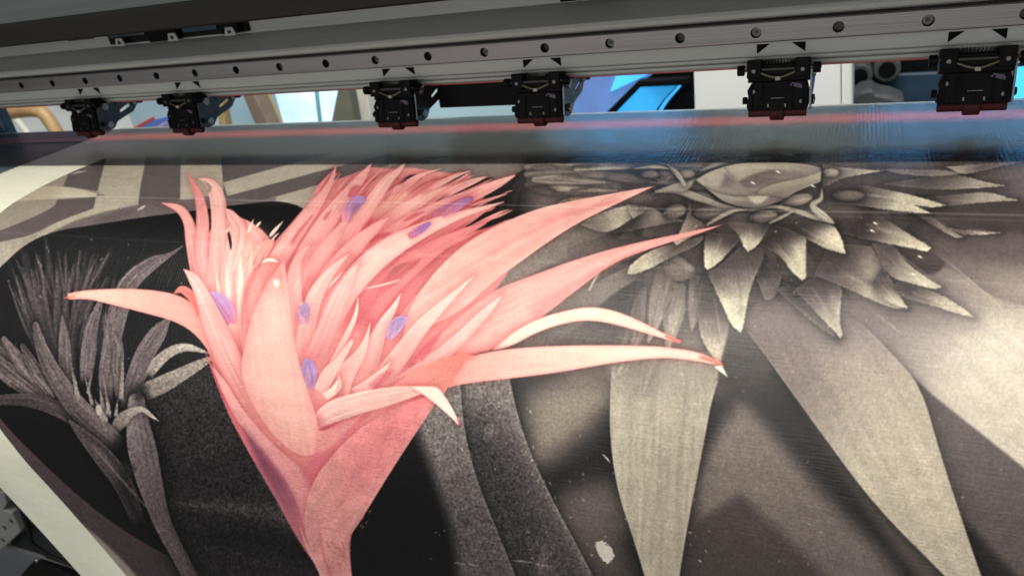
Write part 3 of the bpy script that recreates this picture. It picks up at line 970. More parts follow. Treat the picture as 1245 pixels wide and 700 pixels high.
def bg_crown():
    """the spiny rosette at the top right"""
    g = .12
    P_, D_ = (184, 171, 145), (74, 64, 60)
    poly([(905, 400), (930, 330), (1040, 310), (1150, 330), (1180, 380), (1120, 410), (1060, 400), (980, 400)], (114, 100, 93), soft=46, alpha=.9, grain=.1)
    # dusky base with its long pale ribs
    poly([(640, 176), (1330, 176), (1330, 290), (1150, 318), (980, 345), (880, 390), (740, 420), (640, 360)], (106, 95, 87), grain=g, soft=26)
    poly([(640, 176), (860, 176), (850, 230), (760, 250), (690, 247), (640, 228)], (118, 108, 98), grain=g)
    poly([(1090, 300), (1130, 300), (1150, 322), (1140, 334), (1118, 335), (1095, 315)], (72, 61, 58), grain=.08, soft=3)
    poly([(1000, 280), (1330, 262), (1330, 330), (1160, 318), (1050, 300)], (98, 86, 80), grain=.09, soft=14)
    poly([(1130, 255), (1330, 235), (1330, 290), (1180, 283)], (76, 66, 62), grain=.08, soft=8)
    rows = [(640, 203, 770, 206, 5, (146, 134, 120)), (640, 212, 800, 214, 5, (132, 121, 108)), (650, 219, 742, 222, 6, (150, 138, 120)), (700, 206, 800, 203, 3, (176, 164, 142)),
            (660, 230, 750, 232, 4, (160, 148, 126)), (680, 247, 720, 240, 3, (150, 138, 118)), (760, 225, 840, 232, 7, (84, 75, 71)), (640, 225, 690, 240, 5, (90, 80, 74)),
            (770, 205, 830, 215, 6, (120, 110, 100)), (690, 200, 760, 198, 3, (160, 150, 132)), (740, 215, 800, 222, 5, (100, 91, 85))]
    for x0, y0, x1, y1, w, c in rows:
        petal([(x0, y0, w * .6), ((x0 * 2 + x1) / 3, y0 * .6 + y1 * .4 - 1, w), (x1, y1, .6)], c, c, streak=.25, shadow=(3, .35), grain=g, soft=1.5)
    for k in range(26):
        x = rs.uniform(640, 830)
        y = rs.uniform(186, 236)
        l = rs.uniform(20, 60)
        c = rs.choice([70, 100, 150, 165])
        petal([(x, y, .8), (x + l * .5, y + rs.uniform(-3, 3), rs.uniform(1, 2.6)), (x + l, y + rs.uniform(-4, 4), .4)], (c, c * .92, c * .84), (c, c * .92, c * .84), streak=.2, shadow=(2, .3), grain=g, alpha=.75, soft=1.2)
    # behind R1/R2: big grey-green leaves
    poly([(600, 340), (690, 280), (720, 276), (735, 296), (690, 312), (650, 330), (560, 400)], (132, 124, 108), (110, 102, 90), ((620, 330), (730, 280)), grain=.13, soft=1.5)
    poly([(540, 400), (600, 352), (700, 312), (760, 310), (775, 340), (700, 400), (650, 440), (540, 450)], (96, 90, 80), grain=.13, soft=3)
    poly([(690, 300), (760, 276), (800, 292), (790, 310), (750, 345), (690, 360)], (84, 75, 69), (106, 96, 86), ((770, 330), (700, 350)), grain=.12)
    poly([(650, 385), (720, 345), (790, 310), (770, 345), (680, 415), (625, 440)], (124, 115, 101), (104, 96, 86), ((760, 320), (660, 420)), grain=.12)
    poly([(750, 350), (790, 335), (775, 420), (760, 445), (680, 455), (700, 400)], (62, 58, 54), (104, 97, 87), ((760, 350), (720, 440)), grain=.12, soft=2)
    petal([(716, 352, 1), (722, 340, 1.6), (728, 332, .6)], (186, 174, 150), (170, 158, 138), shadow=None)
    # spines, drawn from the back: outline, base tone -> tip tone, where the tone turns
    DB, MB, PT = (66, 57, 54), (98, 88, 81), (190, 178, 151)
    S = [
        ([(852, 345), (884, 356), (888, 396), (882, 430), (885, 458), (868, 436), (852, 412), (848, 380)], (88, 79, 73), (184, 171, 147)),
        ([(919, 336), (928, 318), (950, 336), (945, 356), (938, 364), (930, 365), (925, 352)], (60, 52, 49), (112, 100, 92)),
        ([(944, 352), (958, 346), (1000, 393), (1018, 411), (1012, 409), (975, 381)], (98, 87, 81), (150, 138, 121)),
        ([(957, 346), (975, 352), (1004, 388), (1016, 410), (1008, 404), (980, 372)], (74, 65, 61), (110, 98, 90)),
        ([(966, 352), (1000, 330), (1024, 352), (1020, 390), (1025, 406), (1022, 411), (1010, 398), (990, 378)], (88, 78, 73), (172, 160, 138)),
        ([(990, 334), (1010, 296), (1060, 300), (1076, 330), (1090, 352), (1103, 374), (1088, 376), (1062, 366), (1028, 350)], (86, 75, 70), (186, 173, 147)),
        ([(1058, 345), (1072, 325), (1092, 356), (1103, 375), (1085, 370), (1068, 360)], (92, 81, 75), (200, 187, 160)),
        ([(1082, 350), (1092, 343), (1140, 356), (1172, 376), (1184, 386), (1170, 384), (1135, 372), (1095, 362)], (88, 78, 72), (184, 170, 145)),
        ([(1060, 296), (1086, 298), (1104, 324), (1145, 350), (1136, 353), (1110, 346), (1078, 336)], (104, 92, 85), (186, 174, 150)),
        ([(872, 326), (904, 296), (928, 302), (929, 312), (918, 336), (910, 360), (905, 390), (901.6, 406), (888, 395), (878, 370), (866, 345), (860, 331)], (96, 86, 79), (208, 196, 166)),
        ([(1024, 284), (1054, 254), (1068, 262), (1096, 280), (1132, 302), (1127, 307), (1096, 300), (1064, 294)], (72, 62, 58), (202, 190, 160)),
        ([(1110, 259), (1128, 263), (1152, 278), (1171, 289), (1162, 291), (1140, 279)], (96, 85, 79), (168, 155, 134)),
        ([(1152, 278), (1180, 282), (1215, 284), (1192, 287), (1168, 286)], (112, 100, 92), (186, 173, 150)),
        ([(1100, 246), (1128, 240), (1152, 238), (1200, 233), (1216, 238), (1238, 244), (1200, 246), (1152, 251), (1120, 256)], (92, 82, 77), (170, 158, 136)),
        ([(944, 272), (976, 268), (1012, 272), (1019, 282), (1024, 292), (1028, 309), (1006, 304), (986, 293), (968, 284)], (64, 55, 52), (200, 188, 159)),
        ([(922, 296), (944, 274), (980, 288), (980, 338), (975, 341), (963, 331), (952, 315), (940, 305)], (62, 53, 50), (206, 194, 164)),
        ([(872, 284), (888, 284), (901, 289), (886, 307), (870, 323), (860, 328), (856, 324), (856, 297), (858, 281)], (84, 75, 69), (196, 184, 156)),
        ([(800, 300), (856, 287), (852, 296), (830, 305), (800, 321), (776, 332), (762, 333), (764, 324), (778, 311)], (118, 108, 96), (188, 176, 150)),
        ([(884, 270), (937, 272), (930, 285), (920, 300), (909, 306), (904, 300), (900, 289), (892, 279)], (106, 96, 87), (190, 178, 151)),
        ([(745, 283), (768, 266), (792, 252), (812, 262), (832, 268), (806, 272), (780, 277)], (78, 69, 64), (160, 149, 128)),
        ([(706, 272), (724, 260), (764, 248), (763, 256), (768, 265), (748, 279), (730, 282)], (132, 122, 106), (170, 159, 136)),
        ([(764, 248), (792, 252), (769, 265), (763, 257)], (110, 101, 90), (150, 140, 121)),
        ([(860, 274), (850, 269), (840, 261), (841, 253), (838, 244), (835, 262), (828, 279), (819, 294), (822, 297), (838, 289)], (120, 110, 98), (184, 172, 147)),
        ([(1004, 238), (1030, 225), (1052, 226), (1074, 230), (1112, 238), (1150, 250), (1136, 253), (1112, 250), (1132, 260), (1118, 260), (1084, 257), (1040, 249), (1006, 248)], (76, 68, 65), (204, 192, 162)),
        ([(1074, 224), (1156, 211), (1172, 214), (1200, 222), (1222, 226), (1206, 228), (1140, 232)], (112, 103, 96), (168, 157, 137)),
        ([(1060, 205), (1172, 208), (1176, 211), (1120, 216)], (130, 122, 114), (160, 150, 132)),
        ([(1150, 203), (1245, 196), (1200, 206), (1172, 213)], (118, 109, 101), (160, 148, 130)),
        ([(1000, 200), (1022, 204), (1048, 206), (1074, 208), (1048, 212), (1022, 217), (1000, 229)], (140, 130, 116), (184, 173, 150)),
    ]
    for P in [[(800, 320, 20), (790, 360, 22), (775, 410, 20), (752, 450, 12)], [(812, 322, 22), (812, 360, 24), (800, 410, 20), (786, 450, 16), (780, 476, 6)]]:
        petal(P, (100, 91, 83), (150, 138, 121), streak=.2, ns=3, shadow=(8, .12), grain=.12, soft=8, alpha=.7)
    for P, c0, c1 in [([(782, 352, 4), (776, 380, 9), (774, 410, 7), (760, 436, 1)], (96, 87, 80), (138, 127, 111)), ([(812, 330, 14), (804, 360, 15), (796, 390, 8), (788, 416, 1)], (108, 98, 88), (158, 146, 126)),
                      ([(826, 352, 8), (820, 376, 13), (816, 398, 10), (812, 420, 4), (810, 430, 1)], (114, 104, 92), (156, 145, 126)), ([(846, 340, 8), (846, 365, 10), (843, 388, 5), (841, 402, .6)], (104, 94, 85), (160, 149, 129)),
                      ([(815, 318, 8), (822, 326, 15), (838, 330, 8)], (100, 90, 82), (120, 110, 98))]:
        petal(P, c0, tuple(v * 1.08 for v in c1), streak=.16, ns=3, shadow=(5, .22), grain=.12, soft=1.4, side=-.10)
    # small dusky spines filling the gaps
    for k in range(46):
        an = math.radians(rs.uniform(-12, 192))
        r = rs.uniform(70, 150)
        x, y = 935 + 1.25 * r * math.cos(an), 252 + .62 * r * math.sin(an)
        if x < 760 or y < 205:
            continue
        l = rs.uniform(22, 44)
        ux, uy = math.cos(an), .75 * math.sin(an) + .15
        c = rs.uniform(84, 132)
        petal([(x, y, rs.uniform(5, 8)), (x + ux * l * .5, y + uy * l * .5, rs.uniform(4, 7)), (x + ux * l, y + uy * l, .4)], (62, 54, 51), (c, c * .9, c * .82), streak=.2, ns=3, shadow=(4, .25), grain=g, soft=1.5, alpha=.6)
    for P, c0, c1 in S:
        P = np.asarray(P, np.float32)
        b0 = (P[0] + P[1]) / 2
        k = np.argmax(((P - b0) ** 2).sum(1))
        dense = []
        P0 = P
        P = soften(P)
        for i in range(len(P)):
            p, q = P[i], P[(i + 1) % len(P)]
            for t in np.linspace(0, 1, 2, endpoint=False):
                dense.append(p * (1 - t) + q * t)
        P = P0
        an = np.arctan2(*(P[k] - b0)[::-1])
        c0, c1 = tuple(v * .88 for v in c0), tuple(v * 1.05 for v in c1)
        poly(dense, c0, c1, (tuple(b0 * .9 + P[k] * .1), tuple(b0 * .22 + P[k] * .78)), grain=g, shadow=(6, .34), jag=.20, rim=(1.0, (216, 204, 178), .26), streak=(an, .08, 2.2), mott=.025, soft=1.0)
        w0 = P[0] if np.hypot(*(P[0] - P[k])) > np.hypot(*(P[1] - P[k])) else P[1]
        poly([tuple(b0), tuple(P[k]), tuple(w0 * .6 + P[k] * .4), tuple(w0)], (c0[0] * .8, c0[1] * .8, c0[2] * .8), soft=6, alpha=.20)
        for _ in range(3):      # fibres
            a0, a1 = rs.uniform(.1, .4), rs.uniform(.6, .95)
            off = rs.uniform(-2.5, 2.5, 2)
            petal([tuple(b0 + (P[k] - b0) * a0 + off) + (.3,), tuple(b0 + (P[k] - b0) * (a0 + a1) / 2 + off) + (.8,), tuple(b0 + (P[k] - b0) * a1 + off * .3) + (.2,)], c1, c1, shadow=None, streak=0, alpha=.22, soft=1.4)
    poly([(888, 397), (901, 407), (905, 400), (926, 428), (940, 450), (872, 462), (881, 420)], (80, 77, 69), (74, 70, 63), ((890, 400), (900, 450)), grain=.1, soft=2)
    # deep hollows
    for P in [[(930, 268), (978, 284), (976, 292), (950, 290), (926, 290)], [(950, 262), (1006, 270), (986, 282), (960, 276)], [(862, 276), (884, 272), (898, 286), (872, 282)], [(800, 268), (830, 266), (824, 280), (806, 290), (792, 284)],
              [(1010, 256), (1060, 262), (1046, 276), (1022, 276)], [(800, 246), (836, 242), (836, 254), (806, 258)], [(1060, 264), (1110, 266), (1150, 286), (1110, 290)], [(985, 228), (1004, 224), (1010, 238), (998, 244)], [(930, 306), (956, 322), (948, 334), (932, 322)], [(984, 300), (1020, 312), (1000, 322), (982, 326)]]:
        poly(P, (56, 48, 46), soft=9, alpha=.50, grain=.1, smooth=True)
    # cups and buds of the heart
    for x, y, rx, ry, c, tl in [(868, 257, 25, 10, 100, -.1), (968, 243, 21, 8, 128, -.18), (820, 257, 15, 9, 96, -.3), (928, 263, 18, 8, 108, -.1), (833, 212, 13, 6, 124, -.1), (1010, 210, 11, 6, 150, 0), (1032, 238, 20, 7, 92, 0), (850, 239, 20, 6, 120, .15), (790, 212, 12, 5, 104, 0)]:
        an = np.linspace(0, 2 * np.pi, 22, endpoint=False)
        ct, sn = math.cos(tl), math.sin(tl)
        poly([(x + rx * np.cos(a) * ct - ry * np.sin(a) * sn, y + rx * np.cos(a) * sn + ry * np.sin(a) * ct) for a in an], (c * .72, c * .65, c * .6), (c * 1.22, c * 1.12, c * .98), ((x - rx, y + ry), (x + rx * .4, y - ry)), grain=g, shadow=(4, .45), rim=(2.2, (58, 50, 47), .65), streak=(tl, .4, 3), soft=1.4)
        for q in range(3):
            petal([(x - rx * .5, y + ry * (.5 - q * .4), .5), (x, y + ry * (.25 - q * .4), 1.1), (x + rx * .6, y + ry * (.1 - q * .35), .4)], (c * 1.4, c * 1.28, c * 1.1), (c * 1.3, c * 1.2, c), shadow=None, alpha=.35, soft=1.5)
    # pale ridges between the cups
    for R_ in [[(797, 232, 1.5), (822, 231, 4), (850, 240, 4.5), (876, 249, 3), (905, 254, 2), (940, 251, 2), (965, 256, 3), (990, 264, 3), (1014, 272, 1)], [(860, 273, 1.4), (876, 263, 2.4), (892, 256, 2), (908, 254, 1)], [(936, 271, 1), (950, 264, 2), (964, 257, 1.2)],
               [(999, 230, .8), (998, 242, 2.6), (988, 250, 3.5), (1000, 262, 5), (1012, 270, 2)], [(797, 233, 1), (820, 228, 4.5), (834, 226, 4.5), (846, 217, .8)], [(812, 200, 1), (824, 212, 2.8), (832, 224, 2)], [(852, 208, 1), (868, 201, 3), (886, 196, 1)], [(772, 205, .6), (796, 203, 2.2), (812, 205, .8)]]:
        petal(R_, (148, 137, 120), (168, 156, 135), streak=.22, shadow=(3, .4), grain=.08, soft=1.2)
    # the pale heart
    H = [(846, 219), (860, 210), (880, 203), (900, 198.6), (940, 197), (980, 199.4), (997, 204), (999, 211), (997, 221), (980, 228), (966, 234), (952, 243), (932, 250), (918, 252), (900, 251), (880, 245), (868, 236), (858, 228)]
    poly(H, (172, 161, 138), (150, 139, 121), ((860, 205), (960, 245)), grain=.07, shadow=(4, .45), rim=(1.5, (190, 178, 152), .35), mott=.03, streak=(.1, .14, 4))
    poly([(880, 203), (900, 198.6), (940, 197), (980, 199.4), (997, 204), (985, 210), (950, 207), (928, 207), (905, 216), (890, 212)], (180, 168, 145), (158, 147, 127), ((900, 198), (980, 210)), grain=.06, streak=(.0, .14, 3))
    poly([(896, 222), (906, 216), (928, 207), (950, 206), (986, 209), (960, 220), (930, 227), (910, 229)], (112, 102, 92), (142, 131, 115), ((930, 208), (950, 226)), grain=.07, soft=2, streak=(.1, .2, 3))
    poly([(846, 219), (860, 210), (880, 203), (885, 211), (898, 222), (906, 229), (920, 234), (905, 238), (880, 236), (862, 230)], (172, 160, 138), (140, 129, 113), ((860, 208), (905, 236)), grain=.06, soft=1.2, shadow=(3, .25), streak=(.5, .14, 3))
    poly([(882, 211), (894, 219), (904, 229), (888, 231), (875, 229)], (100, 90, 83), (138, 127, 112), ((884, 214), (896, 232)), soft=4, alpha=.8, grain=.06)
    poly([(920, 235), (930, 227), (950, 221), (984, 215), (998, 208), (998, 221), (980, 228), (966, 234), (952, 243), (936, 239)], (176, 164, 141), (128, 117, 103), ((955, 218), (958, 240)), grain=.06, soft=1, shadow=(3, .3), streak=(-.25, .16, 3))
    poly([(858, 228), (880, 237), (905, 239), (936, 238.5), (952, 243), (932, 250), (918, 252), (900, 251), (880, 245), (868, 236)], (146, 135, 118), (114, 104, 93), ((900, 238), (902, 252)), grain=.06, soft=1, shadow=(2.5, .35), streak=(.15, .14, 3))
    poly([(910, 239), (922, 238), (934, 238.5), (927, 246), (920, 248.5), (914, 245)], (184, 172, 147), grain=.05, soft=1.8)
    specks(34, 780, 205, 1130, 400, (222, 214, 196), .4, 1.0, .6)
    for x, y in [(946, 209), (915, 222), (988, 226), (1064, 272), (1060, 281), (1110, 334), (1118, 313)]:
        petal([(x - 2, y - 1, .5), (x, y, 1.1), (x + 3, y + 1.5, .4)], (236, 228, 208), (230, 222, 200), shadow=None, streak=0)


# ---- the pink flower -------------------------------------------------------
PK, PL, PC, PR, PD = (235, 158, 145), (242, 182, 166), (249, 212, 192), (223, 130, 122), (196, 92, 96)


def flower():
    g = .035
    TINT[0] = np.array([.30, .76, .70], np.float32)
    FADE[0] = .22
    base = [(231, 330), (240, 300), (272, 256), (290, 262), (318, 277), (332, 296), (352, 274), (375, 246), (398, 222), (420, 215), (452, 202), (470, 206), (500, 203), (540, 210),
            (575, 214), (540, 240), (600, 240), (570, 262), (622, 266), (640, 290), (610, 345), (575, 380), (600, 420), (560, 440), (548, 468), (525, 480), (480, 562), (440, 628), (424, 652),
            (428, 700), (436, 760), (400, 760), (394, 700), (360, 650), (318, 570), (280, 500), (256, 440), (240, 380)]
    poly(base, (235, 160, 147), (230, 146, 134), ((400, 220), (400, 600)), grain=g, soft=1)
    # pale inner glow at the left heart
    poly([(262, 300), (310, 290), (322, 340), (300, 400), (270, 400), (258, 350)], (250, 220, 192), soft=26, alpha=.85)
    poly([(430, 232), (520, 222), (540, 236), (480, 262), (455, 262)], (244, 196, 166), soft=12, alpha=.9)
    poly([(470, 360), (560, 300), (600, 300), (560, 370), (500, 420)], (238, 166, 146), soft=24, alpha=.6)
    poly([(395, 430), (470, 330), (540, 300), (470, 400), (420, 470)], (212, 104, 104), soft=24, alpha=.7)
    # fine needle tips along the top
    for k in range(44):
        t = k / 43
        x = 405 + 215 * t + rs.uniform(-6, 6)
        y = 202 + (8 * t if t < .8 else 8 + (t - .8) * 60) + rs.uniform(0, 20)
        l = rs.uniform(26, 60)
        an = math.radians(124 + 34 * t + rs.uniform(-6, 6))
        w = rs.uniform(1.6, 3.6)
        c = [PK, PL, PL, (243, 190, 168), (228, 140, 130)][rs.randint(5)]
        petal([(x + l * math.cos(an), y + l * math.sin(an), w * 1.2), (x + l * .5 * math.cos(an + .06), y + l * .5 * math.sin(an + .06), w), (x, y, .3)], PK, c, streak=.10, shadow=(2.5, .30), grain=g)
    # upper fans
    U = [
        ([(262, 420, 8), (250, 365, 11), (240, 325, 10), (233, 292, 8), (229, 270, 6.5), (218, 254, 5), (197, 247, .6)], PL, PK, dict(edge=((214, 110, 110), .35))),
        ([(254, 350, 7), (244, 310, 8), (246, 270, 8), (243, 244, 6), (236, 226, 4), (228, 212, .5)], PL, (226, 134, 126), dict(side=.05, edge=((206, 104, 104), .3))),
        ([(262, 360, 12), (264, 320, 11), (266, 280, 10), (265, 248, 9.5), (261, 232, 8.5), (254, 222, 5), (242, 217, .6)], PL, PL, dict(edge=((220, 124, 118), .3))),
        ([(285, 390, 8), (278, 340, 10), (285, 300, 11), (288, 278, 10), (280, 262, 7), (274, 254, 1)], PC, PK, dict(streak=.16)),
        ([(318, 370, 9), (312, 330, 10), (318, 300, 8), (308, 280, 5), (300, 268, 1)], (244, 190, 168), PK, dict(streak=.14)),
        ([(300, 390, 10), (305, 340, 13), (320, 305, 9), (332, 292, 2)], PC, (238, 168, 148), dict(streak=.16)),
    ]
    for P, b, t, kw in U:
        petal(P, b, t, grain=g, **dict(dict(streak=.10, shadow=(4, .22)), **kw))
    for P in [[(300, 285, 1), (304, 275, 1.6), (308, 266, .3)], [(311, 276, 1), (314, 272, 1.6), (317, 269, .3)], [(326, 290, 1.6), (334, 280, 2.2), (344, 269, .3)], [(330, 292, 1), (335, 287, 1.2), (339, 283, .3)]]:
        petal(P, PC, PC, shadow=None, grain=g)
    poly([(276, 279), (279, 282), (282, 298), (280, 304), (277, 290)], (20, 17, 18), grain=.03)
    petal([(274, 283, .7), (277, 279, 1.2), (280, 275, .5)], PC, PL, shadow=None)
    petal([(251, 236, 1.4), (255, 228, 2.2), (249, 221, .6)], (150, 132, 108), (150, 132, 108), shadow=None, streak=0, soft=1.2)
    # pale stripes of the inner left
    for x0, y0, x1, y1, w, c in [(270, 395, 262, 330, 3, PC), (280, 400, 274, 320, 3, (250, 220, 196)), (292, 395, 292, 310, 4, (252, 226, 200)), (300, 400, 306, 300, 4, (248, 206, 182)),
                                 (310, 395, 330, 300, 4, PK), (318, 400, 338, 300, 3, PR), (286, 400, 283, 330, 2, PK), (262, 380, 256, 320, 2.5, PK)]:
        petal([(x0, y0, w * .6), ((x0 + x1) / 2, (y0 + y1) / 2, w), (x1, y1, .5)], c, c, shadow=(2, .12), streak=.08, grain=g, soft=1.5)
    # the sweep of upright petals, back to front
    V = [
        ([(326, 370, 11), (336, 322, 12), (352, 295, 11), (378, 258, 9), (396, 232, 5), (405, 214, 3), (408, 203, .8)], PL, PK),
        ([(346, 380, 11), (356, 350, 13), (374, 308, 13), (402, 264, 12), (430, 228, 8), (444, 210, 4.5), (452, 198, .8)], PL, PK),
        ([(372, 350, 10), (392, 312, 11), (415, 282, 9), (432, 262, 6), (446, 246, 1)], PK, PL),
        ([(410, 320, 8), (432, 278, 9), (454, 243, 9), (471, 220, 7), (484, 208, 4), (493, 198, .8)], PK, PL),
        ([(440, 310, 9), (462, 280, 10), (490, 258, 10), (522, 238, 6), (548, 226, 1)], PK, (243, 192, 170)),
        ([(454, 320, 10), (477, 288, 12), (521, 263, 12), (560, 243, 9), (592, 228, 6), (626, 213, .8)], PK, PL),
        ([(470, 340, 9), (515, 303, 10), (550, 280, 8), (580, 266, 4), (602, 252, .8)], PK, PL),
        ([(490, 340, 8), (530, 302, 9), (570, 282, 7), (600, 266, 3), (622, 256, .6)], PK, (244, 190, 170)),
    ]
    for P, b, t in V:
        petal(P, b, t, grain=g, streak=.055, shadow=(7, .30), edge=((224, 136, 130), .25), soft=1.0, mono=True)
    # dark gaps showing through between needles
    for G in [[(484, 225), (493, 214), (506, 212), (497, 219)], [(530, 226), (548, 215), (566, 212), (545, 224)], [(530, 246), (550, 228), (585, 217), (600, 216), (570, 230), (545, 240)],
              [(560, 265), (574, 252), (600, 236), (612, 232), (596, 250), (575, 262)], [(560, 278), (576, 262), (604, 255), (590, 266), (572, 275)], [(575, 282), (590, 270), (615, 262), (626, 262), (600, 275)], [(584, 246), (604, 226), (630, 214), (620, 232), (600, 240)]]:
        poly(G, (30, 27, 27), grain=.08)
    FADE[0] = .45
    # long needles standing over the dark gaps
    for P in [[(520, 250, 5), (550, 232, 5), (575, 221, 3.5), (592, 215, .4)], [(540, 258, 6), (575, 238, 7.5), (605, 224, 5), (626, 214, .5)], [(566, 258, 4), (590, 245, 2.5), (616, 236, .4)],
              [(540, 285, 6), (570, 268, 4.5), (590, 256, 2), (602, 251, .4)], [(560, 288, 5), (580, 275, 4), (605, 260, 1.6), (619, 255, .3)], [(500, 245, 4), (530, 226, 4), (560, 212, 1.5), (572, 208, .3)],
              [(480, 235, 4), (500, 220, 4), (520, 210, 1.5), (536, 205, .3)]]:
        petal(P, PR, PL, streak=.12, shadow=(3, .3), grain=g, edge=((250, 205, 180), .25))
    FADE[0] = .2
    # dark rose creases
    for P in [[(352, 303, 1), (362, 285, 2), (380, 262, .6)], [(393, 270, 1), (398, 262, 2.2), (403, 256, .6)], [(438, 288, 1.5), (446, 276, 4), (454, 266, 1)], [(446, 297, 1), (458, 289, 3), (474, 284, 1.4)],
              [(488, 271, .7), (503, 263, 2.6), (516, 258, .8)], [(410, 312, .7), (416, 306, 1.8), (424, 300, .5)], [(465, 305, .8), (490, 285, 4), (515, 265, 2)], [(540, 290, .5), (555, 280, 1.2), (572, 270, .3)],
              [(424, 242, 2), (430, 232, 5), (436, 228, 3)], [(520, 288, .5), (535, 279, 1), (552, 270, .3)], [(500, 240, .5), (520, 226, 1.6), (535, 218, .3)], [(470, 232, .5), (486, 222, 1.3), (496, 214, .3)]]:
        petal(P, PD, (200, 90, 94), shadow=None, streak=.1, grain=g, soft=1.3, alpha=.8)
    FADE[0] = .08
    # violet buds at the top
    for P in [[(420, 272, 5), (424, 258, 7.5), (432, 247, 8), (440, 243, 5)]]:
        petal(P, (212, 132, 136), (158, 116, 164), streak=.14, shadow=(3, .3), grain=g, side=-.08)
    petal([(516, 268, 3), (530, 262, 6), (548, 254, 6.5), (562, 247, 5.5), (572, 242, 3)], (210, 122, 126), (160, 110, 148), streak=.12, shadow=(3, .3), grain=g)
    petal([(494, 291, 3), (502, 286, 5.5), (514, 278, 5.5), (523, 272, 3.5)], (190, 96, 120), (134, 90, 158), streak=.14, shadow=(3, .3), grain=g)
    FADE[0] = .22
    # middle sweep
    M = [
        ([(372, 420, 9), (384, 372, 11), (404, 332, 12), (432, 300, 11), (458, 276, 6), (472, 266, .8)], PL, PK),
        ([(430, 420, 12), (452, 372, 16), (490, 330, 15), (540, 295, 9), (590, 272, 1)], (216, 118, 114), (226, 138, 128)),
        ([(386, 440, 12), (404, 384, 15), (432, 340, 16), (470, 305, 15), (515, 280, 11), (560, 262, 6), (612, 246, .8)], PL, PL),
        ([(470, 440, 10), (500, 390, 14), (545, 340, 16), (595, 300, 13), (640, 276, 6)], PK, PL),
    ]
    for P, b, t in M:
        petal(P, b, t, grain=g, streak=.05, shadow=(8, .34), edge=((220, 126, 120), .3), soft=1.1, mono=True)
    petal([(450, 365, 4), (480, 335, 8), (500, 322, 5), (511, 315, .6)], (186, 86, 84), (190, 92, 86), streak=.15, shadow=None, grain=g, soft=2)
    petal([(430, 400, 5), (446, 375, 7), (460, 350, 5), (470, 335, 1)], (206, 96, 98), (206, 100, 100), streak=.1, shadow=None, grain=g, soft=4, alpha=.8)
    for P in [[(398, 352, .5), (407, 342, 1.4), (417, 331, .4)], [(440, 352, .4), (470, 345, .8), (485, 340, .3)]]:
        petal(P, (252, 226, 204), (250, 214, 190), shadow=None, grain=g)
    FADE[0] = .08
    petal([(496, 289, 2), (503, 285, 4.5), (514, 278, 4.5), (522, 273, 2.5)], (196, 108, 128), (150, 106, 166), streak=.14, shadow=(3, .3), grain=g)
    petal([(536, 264, 2), (552, 254, 5), (563, 247, 4.5), (572, 243, 2.5)], (206, 116, 124), (156, 108, 150), streak=.12, shadow=(3, .25), grain=g)
    FADE[0] = .22
    # the great right-hand petals
    poly([(560, 380), (590, 350), (640, 312), (690, 277), (735, 254), (796, 226), (760, 232), (700, 243), (650, 254), (600, 276), (560, 300), (520, 340), (495, 380), (490, 410)],
         (240, 168, 150), (238, 170, 152), ((520, 380), (760, 230)), grain=g, shadow=(5, .3), rim=(2.5, (248, 196, 176), .4), streak=(-.52, .12, 4))
    petal([(560, 330, 1), (620, 295, 1.4), (680, 265, 1), (752, 242, .4)], (220, 128, 120), (224, 130, 122), shadow=None, streak=.1, alpha=.6, soft=2)
    poly([(640, 275), (700, 250), (757, 243), (740, 250), (690, 262)], (222, 134, 124), soft=3, alpha=.45)
    poly([(500, 440), (540, 400), (575, 372), (605, 350), (650, 333), (700, 314), (760, 297), (820, 285), (878, 273), (850, 284), (795, 300), (745, 318), (700, 352), (650, 392), (610, 424), (560, 432), (525, 448)],
         (238, 160, 144), (240, 170, 154), ((560, 420), (800, 290)), grain=g, shadow=(5, .3), rim=(2.2, (216, 112, 108), .35), streak=(-.45, .12, 4))
    poly([(640, 372), (690, 345), (738, 319), (780, 303), (745, 318), (700, 350), (650, 388)], (222, 128, 120), soft=5, alpha=.6)
    poly([(598, 426), (625, 402), (655, 386), (690, 376), (718, 372), (745, 376), (775, 388), (803, 403), (828, 414), (826, 417), (795, 408), (760, 397), (725, 389), (695, 390), (655, 402), (620, 422)],
         (249, 210, 186), (247, 200, 176), ((620, 410), (800, 400)), grain=g, shadow=(4, .35), rim=(1.6, (226, 134, 118), .55), streak=(-.1, .06, 4))
    petal([(806, 407, 1.5), (818, 412, 1.6), (829, 416, .4)], (232, 130, 104), (206, 84, 70), shadow=None, streak=0)
    poly([(470, 480), (510, 450), (560, 436), (600, 426), (650, 421), (720, 419), (790, 420), (830, 424), (856, 430), (879, 442), (874, 444), (845, 438), (806, 434), (750, 440), (690, 451), (640, 458), (590, 463), (545, 470), (520, 482)],
         (240, 168, 150), (249, 206, 182), ((540, 460), (760, 430)), grain=g, shadow=(4, .4), rim=(2.0, (222, 126, 116), .5), streak=(-.06, .08, 4))
    petal([(846, 433, 2), (862, 437, 2.2), (880, 444, .5)], (240, 150, 124), (212, 90, 74), shadow=None, streak=0)
    poly([(868, 445), (878, 444), (885, 458), (876, 452)], (228, 216, 192), grain=.06)
    # heart of the flower
    poly([(372, 440), (400, 400), (440, 400), (470, 430), (440, 480), (390, 490)], (238, 164, 148), soft=14, alpha=.7)
